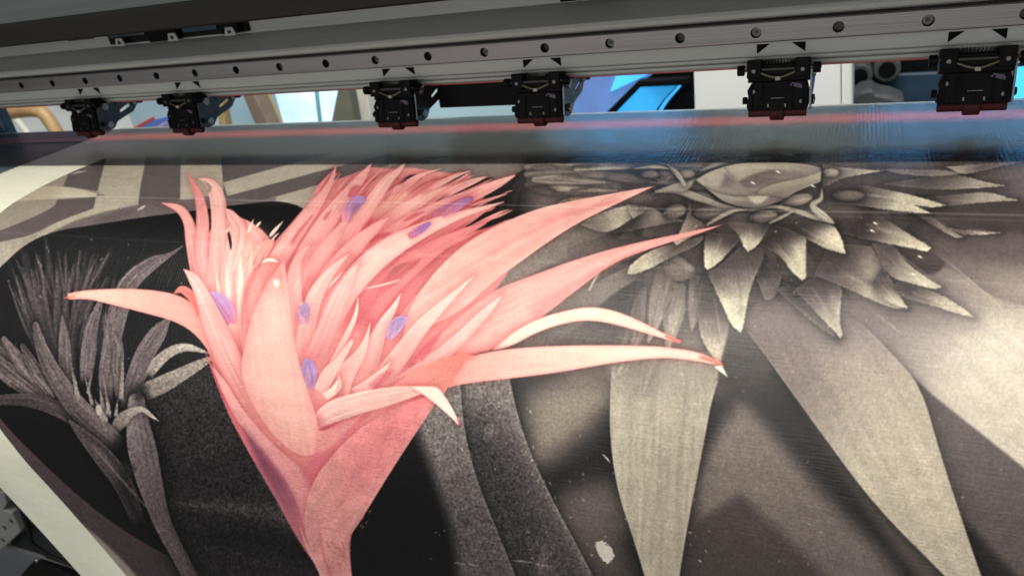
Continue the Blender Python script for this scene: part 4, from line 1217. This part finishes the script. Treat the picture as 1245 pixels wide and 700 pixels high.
    H = [
        ([(352, 450, 10), (360, 400, 11), (358, 350, 10), (362, 318, 6), (376, 300, 1)], PL, PK),
        ([(372, 440, 9), (374, 400, 11), (384, 360, 10), (404, 330, 6), (424, 310, 1)], PK, PL),
        ([(378, 450, 9), (392, 415, 12), (410, 370, 11), (424, 340, 7), (436, 320, 1)], PR, PL),
        ([(446, 462, 8), (452, 430, 11), (466, 395, 8), (480, 372, 4), (487, 357, .5)], PK, PL),
        ([(455, 470, 8), (480, 440, 12), (510, 400, 10), (545, 365, 5), (576, 336, .6)], PK, (246, 194, 172)),
        ([(470, 476, 8), (510, 450, 9), (550, 420, 9), (590, 380, 6), (610, 360, 1)], PK, PL),
    ]
    for P, b, t in H:
        petal(P, b, t, grain=g, streak=.08, shadow=(6, .30), edge=((248, 200, 180), .2), mono=True, side=-.04)
    poly([(508, 430), (520, 415), (536, 405), (528, 420), (512, 440)], (210, 98, 100), soft=2, grain=g)
    poly([(494, 446), (508, 425), (520, 420), (505, 442)], (204, 94, 96), soft=3, grain=g, alpha=.8)
    petal([(470, 415, 3), (476, 405, 6.5), (483, 394, 8), (490, 388, 5)], (192, 138, 160), (164, 128, 174), streak=.14, shadow=(3, .3), grain=g, edge=((184, 148, 190), .4))
    FADE[0] = .06
    # violet buds of the heart
    petal([(370, 394, 4), (370, 384, 7.5), (371, 376, 7), (370, 371, 3)], (206, 146, 156), (166, 130, 172), streak=.16, shadow=(3, .3), grain=g)
    petal([(262, 374, 2), (262, 362, 1), (258, 356, .5)], PK, PK, shadow=None)
    petal([(280, 394, 5), (276, 380, 10.5), (266, 366, 10), (257, 357, 3)], (214, 120, 138), (186, 152, 196), streak=.08, shadow=(3, .25), grain=g, side=.06, gam=.6)
    petal([(376, 472, 5), (377, 460, 9.5), (376, 448, 9.5), (375, 440, 5)], (196, 152, 188), (166, 132, 188), streak=.14, shadow=(4, .3), grain=g)
    # pointed bracts round the lower bud
    for P, b, t in [([(398, 480, 12), (402, 460, 10), (412, 430, 5), (420, 412, 4), (432, 385, 3), (436, 362, .4)], PK, (246, 196, 174)), ([(412, 482, 10), (420, 455, 12), (438, 430, 7), (446, 410, 3), (450, 393, .4)], PK, (246, 196, 174)),
                    ([(390, 478, 7), (400, 455, 9), (412, 440, 6), (428, 415, 3)], PL, PL), ([(404, 478, 3), (412, 468, 4.5), (413, 456, .4)], PC, PC), ([(395, 482, 5), (405, 475, 5), (411, 462, .5)], PC, (250, 220, 198)),
                    ([(432, 480, 9), (450, 466, 7), (464, 452, 4), (475, 440, .4)], PL, PC)]:
        petal(P, b, t, grain=g, streak=.06, shadow=(4, .28), edge=((250, 212, 192), .3), mono=True)
    poly([(448, 468), (462, 452), (478, 450), (470, 462), (455, 472)], (206, 98, 100), soft=4, alpha=.7)
    FADE[0] = .10
    # left-hand outer petals
    poly([(82, 357), (100, 352.5), (150, 350), (195, 353), (225, 361), (248, 382), (280, 430), (300, 480), (280, 480), (262, 440), (240, 408), (215, 391), (170, 379), (130, 369), (106, 363), (84, 364)],
         (244, 182, 160), (240, 164, 146), ((110, 355), (250, 420)), grain=g, shadow=(4, .3), rim=(2, (232, 140, 124), .4), streak=(.25, .06, 5))
    petal([(92, 359, 2.5), (84, 361.5, 1.6), (78, 362, .3)], (240, 160, 136), (206, 104, 84), shadow=None, streak=0)
    petal([(246, 384, 6), (236, 364, 6), (222, 352, 5), (212, 356, 1)], (228, 134, 118), (222, 120, 104), shadow=(3, .2), grain=g)
    petal([(310, 500, 10), (285, 450, 15), (262, 400, 14), (246, 360, 9), (234, 338, 6), (223, 327, .6)], PK, PL, grain=g, streak=.10, shadow=(5, .3), edge=((216, 114, 112), .3))
    petal([(318, 470, 6), (302, 420, 8), (298, 380, 6), (304, 345, 5), (314, 325, 1)], PL, (226, 138, 126), grain=g, streak=.12, shadow=(4, .25))
    # petal with the cream lip behind the big one
    petal([(318, 420, 9), (312, 372, 12), (318, 340, 10), (330, 322, 8), (336, 318, 3)], PL, (224, 138, 124), grain=g, streak=.10, shadow=(4, .25), edge=((210, 108, 106), .3))
    petal([(318, 320, .6), (326, 316, 2), (334, 317, 1.8), (339, 319, .5)], (252, 220, 198), (250, 212, 190), shadow=(2, .2), streak=0)
    # the big central petal
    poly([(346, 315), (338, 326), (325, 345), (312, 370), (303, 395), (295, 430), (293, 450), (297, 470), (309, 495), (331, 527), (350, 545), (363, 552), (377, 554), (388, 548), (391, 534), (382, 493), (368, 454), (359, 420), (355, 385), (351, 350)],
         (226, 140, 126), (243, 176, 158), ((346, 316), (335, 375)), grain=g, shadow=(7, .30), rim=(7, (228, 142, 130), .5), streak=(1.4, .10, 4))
    poly([(300, 470), (330, 520), (352, 543), (378, 552), (388, 540), (378, 535), (345, 515), (318, 480)], (226, 140, 130), soft=14, alpha=.6)
    poly([(318, 400), (340, 370), (352, 420), (372, 500), (362, 535), (330, 520), (305, 470)], (247, 190, 168), soft=26, alpha=.6)
    poly([(333, 342), (338, 340), (340, 346), (336, 349)], (252, 222, 200), smooth=True, soft=2)
    # outer left shells and stem cup
    poly([(248, 425), (262, 452), (282, 475), (310, 520), (345, 560), (372, 600), (372, 660), (366, 655), (340, 612), (300, 545), (272, 492)], (222, 122, 120), (230, 150, 142), ((260, 450), (370, 640)), grain=.05, shadow=None, rim=(3, (205, 84, 92), .5), streak=(1.0, .08, 5))
    poly([(258, 445), (276, 465), (300, 505), (340, 548), (376, 575), (382, 610), (372, 655), (362, 610), (340, 570), (300, 528), (275, 488)], (236, 158, 148), (228, 146, 140), ((270, 460), (370, 600)), grain=.06, shadow=(4, .3), streak=(.9, .10, 4))
    poly([(296, 520), (318, 546), (345, 580), (362, 610), (370, 650), (376, 668), (362, 650), (340, 610), (312, 560)], (122, 62, 82), (196, 108, 112), ((325, 560), (372, 660)), soft=6, alpha=.85, grain=.04)
    poly([(378, 556), (400, 545), (430, 540), (408, 556), (390, 590), (378, 594), (366, 572)], (212, 108, 112), soft=5, alpha=.8, grain=.05)
    poly([(388, 528), (420, 502), (460, 490), (430, 530), (400, 560), (390, 572), (380, 560)], (214, 116, 118), soft=4, alpha=.7, grain=.05)
    poly([(384, 520), (400, 516), (425, 508), (445, 500), (420, 525), (398, 548), (388, 548)], (232, 148, 138), soft=3, grain=.05)
    poly([(400, 558), (425, 530), (460, 505), (500, 488), (532, 478), (536, 480), (528, 492), (482, 562), (445, 622), (432, 643), (423, 652), (424, 672), (428, 700), (434, 760), (402, 760), (395, 700), (378, 668), (370, 640), (372, 610), (382, 582)],
         (226, 132, 126), (230, 152, 142), ((480, 500), (390, 640)), grain=.07, shadow=(4, .28), rim=(3, (236, 164, 152), .35), streak=(2.1, .10, 6), mott=.02)
    poly([(440, 540), (480, 520), (470, 545), (440, 580), (420, 600)], (214, 116, 116), soft=22, alpha=.55)
    poly([(366, 640), (378, 668), (398, 705), (412, 760), (398, 760), (392, 698), (372, 664)], (238, 172, 160), grain=.05, soft=1)
    petal([(388, 630, 1), (390, 655, 2), (396, 680, 2), (404, 705, 1.5), (412, 740, 1)], (206, 116, 112), (200, 108, 104), shadow=None, streak=.3, soft=3, alpha=.7)
    for k in range(110):
        y = rs.uniform(655, 740)
        x = rs.uniform(396 + (y - 655) * .06, 424 + (y - 655) * .07)
        petal([(x, y, .4), (x + 1.5, y + 2.2, .9), (x + 2, y + 4, .3)], (190, 104, 98), (196, 112, 104), shadow=None, streak=0, alpha=.5)
    for k in range(30):
        t = rs.rand()
        x, y = 470 - 30 * t + rs.uniform(-6, 6), 565 + 75 * t - rs.uniform(0, 60) * (1 - t)
        petal([(x, y, .4), (x - 1, y + 2, 1.1), (x - 2, y + 4, .4)], (210, 118, 114), (210, 118, 114), shadow=None, streak=0, alpha=.5)
    petal([(388, 641, .4), (402, 642, .8), (425, 650, .4)], (206, 122, 116), (206, 122, 116), shadow=None, streak=0, alpha=.7)
    FADE[0] = .10
    # rust-coloured bract, folded petal and its white tip
    poly([(470, 474), (500, 452), (525, 440), (550, 432), (562, 429), (578, 433), (568, 436), (558, 450), (545, 470), (540, 478), (500, 476)], (234, 148, 132), (222, 126, 108), ((490, 470), (570, 432)), grain=.05, shadow=(4, .25), smooth=False)
    petal([(388, 512, 8), (405, 500, 13), (435, 490, 13), (470, 482, 11), (500, 476, 7), (518, 474, 3)], PL, (244, 184, 166), grain=g, streak=.10, shadow=(5, .34), edge=((250, 204, 184), .3), side=-.05)
    petal([(387, 522, 1), (400, 518, 2.4), (418, 510, .6)], (186, 76, 84), (200, 96, 98), shadow=None, streak=0, soft=1.5)
    poly([(498, 470), (516, 469), (532, 470), (540, 480), (552, 500), (559, 516), (557, 517), (545, 505), (530, 492), (512, 478)], (246, 216, 196), (250, 228, 208), ((505, 470), (550, 505)), grain=.03, shadow=(3, .3), rim=(1.3, (228, 150, 140), .4))
    petal([(555, 508, 1.4), (557.5, 513, 1.2), (558.5, 518, .4)], (222, 130, 116), (196, 70, 70), shadow=None, streak=0)
    specks(24, 280, 280, 620, 620, (252, 226, 208), .4, 1.1, .6)


def finish():
    """film grain, fine weave and faint print banding"""
    global CAN
    lum = CAN.mean(-1)
    n = W1 * .45 + W2 * .75
    CAN += (n * GRN * (0.055 + .55 * lum * (1 - .35 * lum)))[..., None]
    sat = CAN.max(-1) - CAN.min(-1)
    mid = np.exp(-((lum - .40) / .17) ** 2) * np.clip(1 - sat / .2, 0, 1)
    gr = (np.clip(1 - sat / .2, 0, 1) * .48)[..., None]
    CAN = CAN * (1 - gr) + lum[..., None] * gr
    CAN += mid[..., None] * np.array([.016, -.006, .004], np.float32)      # the ink's rosy mid tones
    CAN *= (1 + .012 * W8)[..., None]
    pink = np.clip((CAN[..., 0] - CAN[..., 1]) / .25, 0, 1) * np.clip((lum - .3) / .2, 0, 1)
    CAN += pink[..., None] * np.array([-.026, -.006, .014], np.float32)
    CAN = np.clip(CAN - .012 * (1 - lum[..., None]), 0.012, 1)


def paint_all():
    bg_left(); bg_black(); bg_plant(); bg_mid(); bg_crown(); bg_right_order(); flower(); finish()


def bg_right_order():
    pass
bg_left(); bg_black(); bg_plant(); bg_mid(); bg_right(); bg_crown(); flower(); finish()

# ------------------------------------------------------------------ the printed sheet
SXL, SXR = -.640, .66           # edges of the roll
INK_L, INK_TOP = -.5215, -.079  # unprinted left margin; ink starts here, upstream of it the media is blank
TW, TH = 2700, 1900
S0, S1 = 0.0, float(SS[-1])
tx = SXL + (np.arange(TW) + .5) / TW * (SXR - SXL)
ts = S0 + (np.arange(TH) + .5) / TH * (S1 - S0)
ty, tz = np.interp(ts, SS, SP[:, 0]), np.interp(ts, SS, SP[:, 1])
dx = (tx - CAM[0])[None, :]
dy, dz = (ty - CAM[1])[:, None], (tz - CAM[2])[:, None]
cu = ROT[0, 0] * dx + ROT[1, 0] * dy + ROT[2, 0] * dz
cv = ROT[0, 1] * dx + ROT[1, 1] * dy + ROT[2, 1] * dz
cw = np.maximum(ROT[0, 2] * dx + ROT[1, 2] * dy + ROT[2, 2] * dz, .12)
fx = ((CX + FPX * cu / cw) - PX0) * PS - .5
fy = ((CY + FPX * cv / cw) - PY0) * PS - .5


def mirror(a, n):      # the picture goes on past the traced part
    a = np.abs(a)
    a = np.mod(a, 2 * (n - 2))
    return np.where(a > n - 2, 2 * (n - 2) - a, a)


fx, fy = mirror(fx, PW), mirror(fy, PH)
ix, iy = fx.astype(np.int32), fy.astype(np.int32)
ax_, ay_ = (fx - ix).astype(np.float32)[..., None], (fy - iy).astype(np.float32)[..., None]
TEX = (CAN[iy, ix] * (1 - ax_) + CAN[iy, ix + 1] * ax_) * (1 - ay_) + (CAN[iy + 1, ix] * (1 - ax_) + CAN[iy + 1, ix + 1] * ax_) * ay_
WHITE = C3((234, 233, 212))
edge = INK_L + .0012 * np.interp(ts, np.linspace(0, S1, 40), rs.randn(40))[:, None] * .4
ink = np.clip((tx[None, :] - edge) / .0006, 0, 1)
ink = ink * np.clip((INK_TOP + .008 - ty[:, None]) / .022, 0, 1) ** 1.2
fade = np.clip((ty[:, None] + .5) / .5, 0, 1)
hand = blur(rs.randn(TH // 4, TW // 4).astype(np.float32), 12)
hand = np.kron(hand / hand.std(), np.ones((4, 4), np.float32))
hand = blur(np.pad(hand, ((0, TH - hand.shape[0]), (0, TW - hand.shape[1])), mode='edge'), 3)
TEX = TEX * ink[..., None] + WHITE * (1 + .012 * hand[..., None]) * (1 - ink[..., None])
# faint head-pass banding along the print
band = np.interp(ts, np.arange(0, S1, .004), 1 + .010 * rs.randn(len(np.arange(0, S1, .004))))
TEX *= np.where(ink[..., None] > .5, band[:, None, None], 1)
for yb, wv, am in ((-.190, .0012, .16), (-.196, .0009, .06), (-.247, .0014, .05)):  # thin pale lines across the sheet, blank margin included
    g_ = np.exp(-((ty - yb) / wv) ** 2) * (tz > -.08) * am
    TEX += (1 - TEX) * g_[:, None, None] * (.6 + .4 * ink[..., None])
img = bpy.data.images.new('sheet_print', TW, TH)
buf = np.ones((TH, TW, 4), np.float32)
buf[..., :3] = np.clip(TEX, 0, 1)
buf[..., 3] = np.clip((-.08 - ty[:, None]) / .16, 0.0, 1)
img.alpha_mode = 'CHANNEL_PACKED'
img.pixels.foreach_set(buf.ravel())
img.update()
del buf

ms = bpy.data.materials.new('printed_vinyl')
ms.use_nodes = True
nt = ms.node_tree
N, L = nt.nodes, nt.links
bs = N['Principled BSDF']
uv = N.new('ShaderNodeUVMap')
uv.uv_map = 'sheet'
it = N.new('ShaderNodeTexImage')
it.image = img
it.extension = 'EXTEND'
L.new(uv.outputs[0], it.inputs['Vector'])
L.new(it.outputs['Color'], bs.inputs['Base Color'])
bs.inputs['Roughness'].default_value = SHEET_ROUGH
mr = N.new('ShaderNodeMapRange')      # blank media is glossier than the drying ink
mr.inputs['To Min'].default_value, mr.inputs['To Max'].default_value = .17, SHEET_ROUGH
L.new(it.outputs['Alpha'], mr.inputs['Value'])
L.new(mr.outputs[0], bs.inputs['Roughness'])
mq = N.new('ShaderNodeMapRange')
mq.inputs['To Min'].default_value, mq.inputs['To Max'].default_value = .5, .34
L.new(it.outputs['Alpha'], mq.inputs['Value'])
L.new(mq.outputs[0], bs.inputs['Specular IOR Level'])
# linen emboss: two crossed fine rib patterns broken up by noise
tc = N.new('ShaderNodeTexCoord')
mp = N.new('ShaderNodeMapping')
mp.inputs['Scale'].default_value = (SXR - SXL, S1, 1)
L.new(uv.outputs[0], mp.inputs['Vector'])
nz = N.new('ShaderNodeTexNoise')
nz.inputs['Scale'].default_value = 55
nz.inputs['Detail'].default_value = 3
L.new(mp.outputs[0], nz.inputs['Vector'])
hs = []
for sc, rot in ((300, 0), (420, 90)):
    m2 = N.new('ShaderNodeMapping')
    m2.inputs['Rotation'].default_value = (0, 0, math.radians(rot))
    L.new(mp.outputs[0], m2.inputs['Vector'])
    n2 = N.new('ShaderNodeTexNoise')
    n2.inputs['Scale'].default_value = sc
    n2.inputs['Detail'].default_value = 2
    st = N.new('ShaderNodeMapping')
    st.inputs['Scale'].default_value = (1.6, .12, 1)
    L.new(m2.outputs[0], st.inputs['Vector'])
    L.new(st.outputs[0], n2.inputs['Vector'])
    hs.append(n2)
ad = N.new('ShaderNodeMath')
ad.operation = 'ADD'
L.new(hs[0].outputs['Fac'], ad.inputs[0])
L.new(hs[1].outputs['Fac'], ad.inputs[1])
wv_ = N.new('ShaderNodeTexWave')
wv_.bands_direction = 'X'
wv_.inputs['Scale'].default_value = 105
wv_.inputs['Distortion'].default_value = 2.2
wv_.inputs['Detail'].default_value = 2
wv_.inputs['Detail Scale'].default_value = 2.5
L.new(mp.outputs[0], wv_.inputs['Vector'])
ad2 = N.new('ShaderNodeMath')
ad2.operation = 'MULTIPLY_ADD'
ad2.inputs[1].default_value = .22
L.new(wv_.outputs['Fac'], ad2.inputs[0])
L.new(ad.outputs[0], ad2.inputs[2])
ml = N.new('ShaderNodeMath')
ml.operation = 'MULTIPLY'
L.new(ad2.outputs[0], ml.inputs[0])
L.new(nz.outputs['Fac'], ml.inputs[1])
bp = N.new('ShaderNodeBump')
bp.inputs['Strength'].default_value = SHEET_BUMP
bp.inputs['Distance'].default_value = .001
L.new(ml.outputs[0], bp.inputs['Height'])
L.new(bp.outputs[0], bs.inputs['Normal'])

nxs = 90
sp2 = SP
me = bpy.data.meshes.new('printed_sheet')
xs = np.linspace(SXL, SXR, nxs + 1)
rows = len(sp2)
tang = np.gradient(sp2, axis=0)
tang /= np.linalg.norm(tang, axis=1)[:, None]
nor = np.stack([tang[:, 1], -tang[:, 0]], 1)          # (y, z) pointing up / out
nor *= np.sign((nor * np.array([-.5, 1])).sum(1))[:, None]
V = []
for j in range(rows):
    for i, x in enumerate(xs):
        w = .0006 * math.sin(x * 17 + SS[j] * 6) * min(max((SS[j] - .3) / .1, 0), 1) + .0004 * math.sin(x * 41 - SS[j] * 15) * min(max((SS[j] - .35) / .1, 0), 1)
        V.append((x, sp2[j, 0] + nor[j, 0] * w, sp2[j, 1] + nor[j, 1] * w))
F = [(j * (nxs + 1) + i, j * (nxs + 1) + i + 1, (j + 1) * (nxs + 1) + i + 1, (j + 1) * (nxs + 1) + i) for j in range(rows - 1) for i in range(nxs)]
me.from_pydata(V, [], F)
uvl = me.uv_layers.new(name='sheet')
ud = np.empty((len(me.loops), 2), np.float32)
vi = np.empty(len(me.loops), np.int32)
me.loops.foreach_get('vertex_index', vi)
ud[:, 0] = (vi % (nxs + 1)) / nxs
ud[:, 1] = SS[vi // (nxs + 1)] / S1
uvl.data.foreach_set('uv', ud.ravel())
me.materials.append(ms)
me.polygons.foreach_set('use_smooth', np.ones(len(F), bool))
sheet = bpy.data.objects.new('printed_sheet', me)
COL.objects.link(sheet)
tag(sheet, 'glossy printed sheet with a pink bromeliad flower among sepia leaves and a white margin', 'print')
if me.polygons[rows // 2 * nxs].normal.y > 0:
    me.flip_normals()

# ------------------------------------------------------------------ what shows behind, under the beam
def bgthing(name, label, cat, Y):
    p = hit(600, 140, 1, Y)
    return thing(name, label, cat, (float(p[0]), Y, FLOOR))


def bgpart(t, name, px, Y, thick, m, bevel=.004):
    o = obj(name, slab(px, Y, thick), M[m], None, bevel)
    o.parent = t
    o.matrix_parent_inverse = Matrix.Translation(-t.location)
    return o


def bgtube(t, name, px, Y, r, m):
    o = obj(name, tube(bmesh.new(), [tuple(hit(x, y, 1, yy)) for x, y, yy in [(p[0], p[1], Y + (p[2] if len(p) > 2 else 0)) for p in px]], r), M[m], None, smooth=True)
    o.parent = t
    o.matrix_parent_inverse = Matrix.Translation(-t.location)
    return o


# white board far left with the bent-wood armchair in front
t = bgthing('white_partition', 'bright white partition board behind the far-left bentwood chair', 'partition', 1.25)
bgpart(t, 'panel', [(-160, 60), (70, 60), (150, 60), (206, 280), (60, 280), (-60, 280)], 1.25, .03, 'white')
t = bgthing('bentwood_armchair', 'tan bentwood armchair frame in front of the white partition', 'chair', .95)
bgtube(t, 'arm', [(-20, 142), (5, 138), (30, 135), (44, 134.5), (52, 137), (58, 144), (66, 156), (76, 172), (100, 215), (130, 270)], .95, .022, 'tan')
bgtube(t, 'back_rail', [(-2, 120), (10, 133), (30, 158), (60, 196), (110, 260)], 1.02, .012, 'cream')
bgpart(t, 'seat', [(-60, 250), (120, 250), (135, 270), (-50, 270)], .95, .5, 'white')

t = bgthing('striped_carton', 'pale carton with red, blue and lilac stripes beside the partition', 'carton', 1.1)
bgpart(t, 'box', [(146, 112), (262, 104), (300, 220), (190, 232)], 1.1, .25, 'wall')
for n_, px, mm in (('red_stripe', [(155, 159), (186, 142), (188, 145), (158, 162)], 'red'), ('blue_stripe', [(160, 162), (190, 145), (212, 140), (214, 145), (196, 149), (168, 165)], 'bluepaint'), ('lilac_stripe', [(174, 165), (198, 149), (214, 145), (216, 149), (200, 152), (184, 167)], 'lilacpaint')):
    bgpart(t, n_, px, 1.096, .0035, mm, 0)
t = bgthing('wooden_trestle', 'brown wooden trestle leg with gold edging strips beside the bright window', 'trestle', 1.0)
bgpart(t, 'leg', [(286, 96), (300, 96), (340, 180), (360, 230), (346, 230), (318, 170)], 1.0, .05, 'brown')
bgpart(t, 'stay', [(262, 110), (268, 112), (276, 160), (284, 210), (276, 210), (266, 160)], 1.03, .03, 'gold')
for a in (312, 320, 325):
    bgpart(t, 'edging_strip', [(a - 8, 100), (a - 5, 100), (a + 16, 150), (a + 40, 210), (a + 37, 210), (a + 12, 150)], 1.05, .01, 'gold', 0)
t = bgthing('frosted_window', 'bright frosted window with a teal seal behind the trestle', 'window', 1.7)
bgpart(t, 'pane', [(255, 60), (380, 50), (402, 230), (300, 240)], 1.7, .02, 'skyglass')
bgpart(t, 'seal', [(376, 60), (381, 60), (392, 152), (396, 230), (391, 230), (387, 152)], 1.695, .004, 'teal', 0)
bgpart(t, 'pane', [(382, 50), (440, 46), (452, 230), (402, 232)], 1.7, .02, 'skyglass')
t = bgthing('olive_easel', 'dark olive splayed easel leg in front of the window', 'easel', 1.05)
bgpart(t, 'leg', [(414, 90), (420, 90), (431, 150), (446, 230), (378, 230), (402, 150)], 1.05, .04, 'olive')
t = bgthing('cream_post', 'cream painted post beside the olive easel leg', 'post', 1.15)
bgpart(t, 'post', [(416, 70), (440, 70), (452, 150), (466, 240), (446, 240), (431, 150)], 1.15, .10, 'cream')
t = bgthing('grey_blue_screen', 'pale grey-blue room divider behind the third and fourth pinch rollers', 'divider', 1.35)
bgpart(t, 'panel', [(438, 40), (700, 20), (720, 240), (466, 250)], 1.35, .03, 'wall')

t = bgthing('blue_lit_machine', 'machine with blue and cyan lit glass doors in thick black frames', 'machine', 1.0)
bgpart(t, 'cabinet', [(690, -160), (838, -160), (846, 260), (700, 260)], 1.06, .5, 'black')
xa, xb = hit(690, 110, 1, 1.05)[0], hit(836, 110, 1, 1.05)[0]
for k_, (u0, u1) in enumerate(((0.03, .48), (.52, .97))):
    o = obj('upper_glow_panel', add_box(bmesh.new(), xa + (xb - xa) * u0, xa + (xb - xa) * u1, 1.04, 1.05, .12, .85), M['blueglow'], None, 0)  # unseen glowing panels, added so the sheet reflects blue
    o.parent = t
    o.matrix_parent_inverse = Matrix.Translation(-t.location)
o = obj('upper_cabinet', add_box(bmesh.new(), xa, xb, 1.052, 1.5, .10, .90), M['black'], None, .004)
o.parent = t
o.matrix_parent_inverse = Matrix.Translation(-t.location)
bgpart(t, 'side_window', [(694, -140), (790, -140), (792, 92), (776, 100), (742, 136), (704, 200), (698, 140)], 1.05, .006, 'lilacglow', 0)
bgpart(t, 'upper_window', [(742, 112), (790, 90), (834, 84), (834, -140), (795, -140), (760, 60)], 1.045, .006, 'blueglow', 0)
bgpart(t, 'frame', [(736, 138), (744, 139), (778, 106), (838, 104), (838, 94), (776, 98)], 1.03, .02, 'black')
bgpart(t, 'door_glass', [(748, 138), (778, 107), (822, 105), (806, 122), (792, 142), (780, 200), (734, 200)], 1.04, .006, 'cyanglow', 0)
bgpart(t, 'door_edge', [(808, 122), (824, 105), (828, 105), (812, 124), (800, 142), (788, 200), (783, 200), (796, 142)], 1.035, .006, 'blueglow', 0)

t = bgthing('white_cabinet', 'off-white cabinet with a lighter corner edge beside the blue-lit machine', 'cabinet', .85)
bgpart(t, 'carcass', [(840, -40), (1021, -52), (1024, 260), (848, 260)], .85, .30, 'white')
bgpart(t, 'corner_edge', [(1022, -52), (1035, -52), (1038, 260), (1025, 260)], .846, .30, 'white')

t = bgthing('navy_machine', 'dark navy machine with round dials and a blue-lit panel right of the white cabinet', 'machine', 1.1)
bgpart(t, 'housing', [(1037, -160), (1330, -200), (1340, 260), (1040, 260)], 1.1, .4, 'black')
bgpart(t, 'fascia', [(1040, 92), (1225, 84), (1228, 200), (1042, 200)], 1.09, .01, 'navy')
bgpart(t, 'lit_panel', [(1226, 84), (1330, 76), (1334, 200), (1228, 200)], 1.088, .01, 'blueglow', 0)
xa, xb = hit(1042, 100, 1, 1.09)[0], hit(1330, 100, 1, 1.09)[0]
o = obj('upper_housing', add_box(bmesh.new(), xa, xb, 1.10, 1.5, .2, .95), M['black'], None, .004)
o.parent = t
o.matrix_parent_inverse = Matrix.Translation(-t.location)
o = obj('blue_glow_panel', add_box(bmesh.new(), xa + .03, xb - .03, 1.08, 1.098, .14, .85), M['blueglow'])  # added glow hidden by the beam, for blue reflections in the media
o.parent = t
o.matrix_parent_inverse = Matrix.Translation(-t.location)
for x_, y_ in ((1045, 86), (1078, 78)):
    p = hit(x_, y_, 1, 1.095)
    d_ = obj('dial', cyl(bmesh.new(), tuple(p), (p[0], p[1] - .05, p[2]), .026, 24), M['dialgrey'], None, .004)
    d_.parent = t
    d_.matrix_parent_inverse = Matrix.Translation(-t.location)
    c_ = obj('dial_face', cyl(bmesh.new(), (p[0], p[1] - .0505, p[2]), (p[0], p[1] - .054, p[2]), .016, 20), M['black'], d_)
bgpart(t, 'tray', [(1036, 118), (1046, 111), (1060, 108), (1066, 114), (1084, 117), (1100, 124), (1110, 200), (1036, 200)], .95, .08, 'dialgrey', .02)
t = bgthing('mauve_cloth', 'mauve cloth hanging beyond the far end of the printer hood', 'cloth', .6)
bgpart(t, 'fold', [(-120, 60), (-120, -60), (120, -60), (60, 20)], .6, .05, 'pink')

# red line lamp: narrow downward strip light in the housing of the strip
area('red_line_light', (-.05, .005, .0435), (-.05, -.001, 0.0), 2.0, .004, RED_POWER, (1.0, .10, .12), 50)
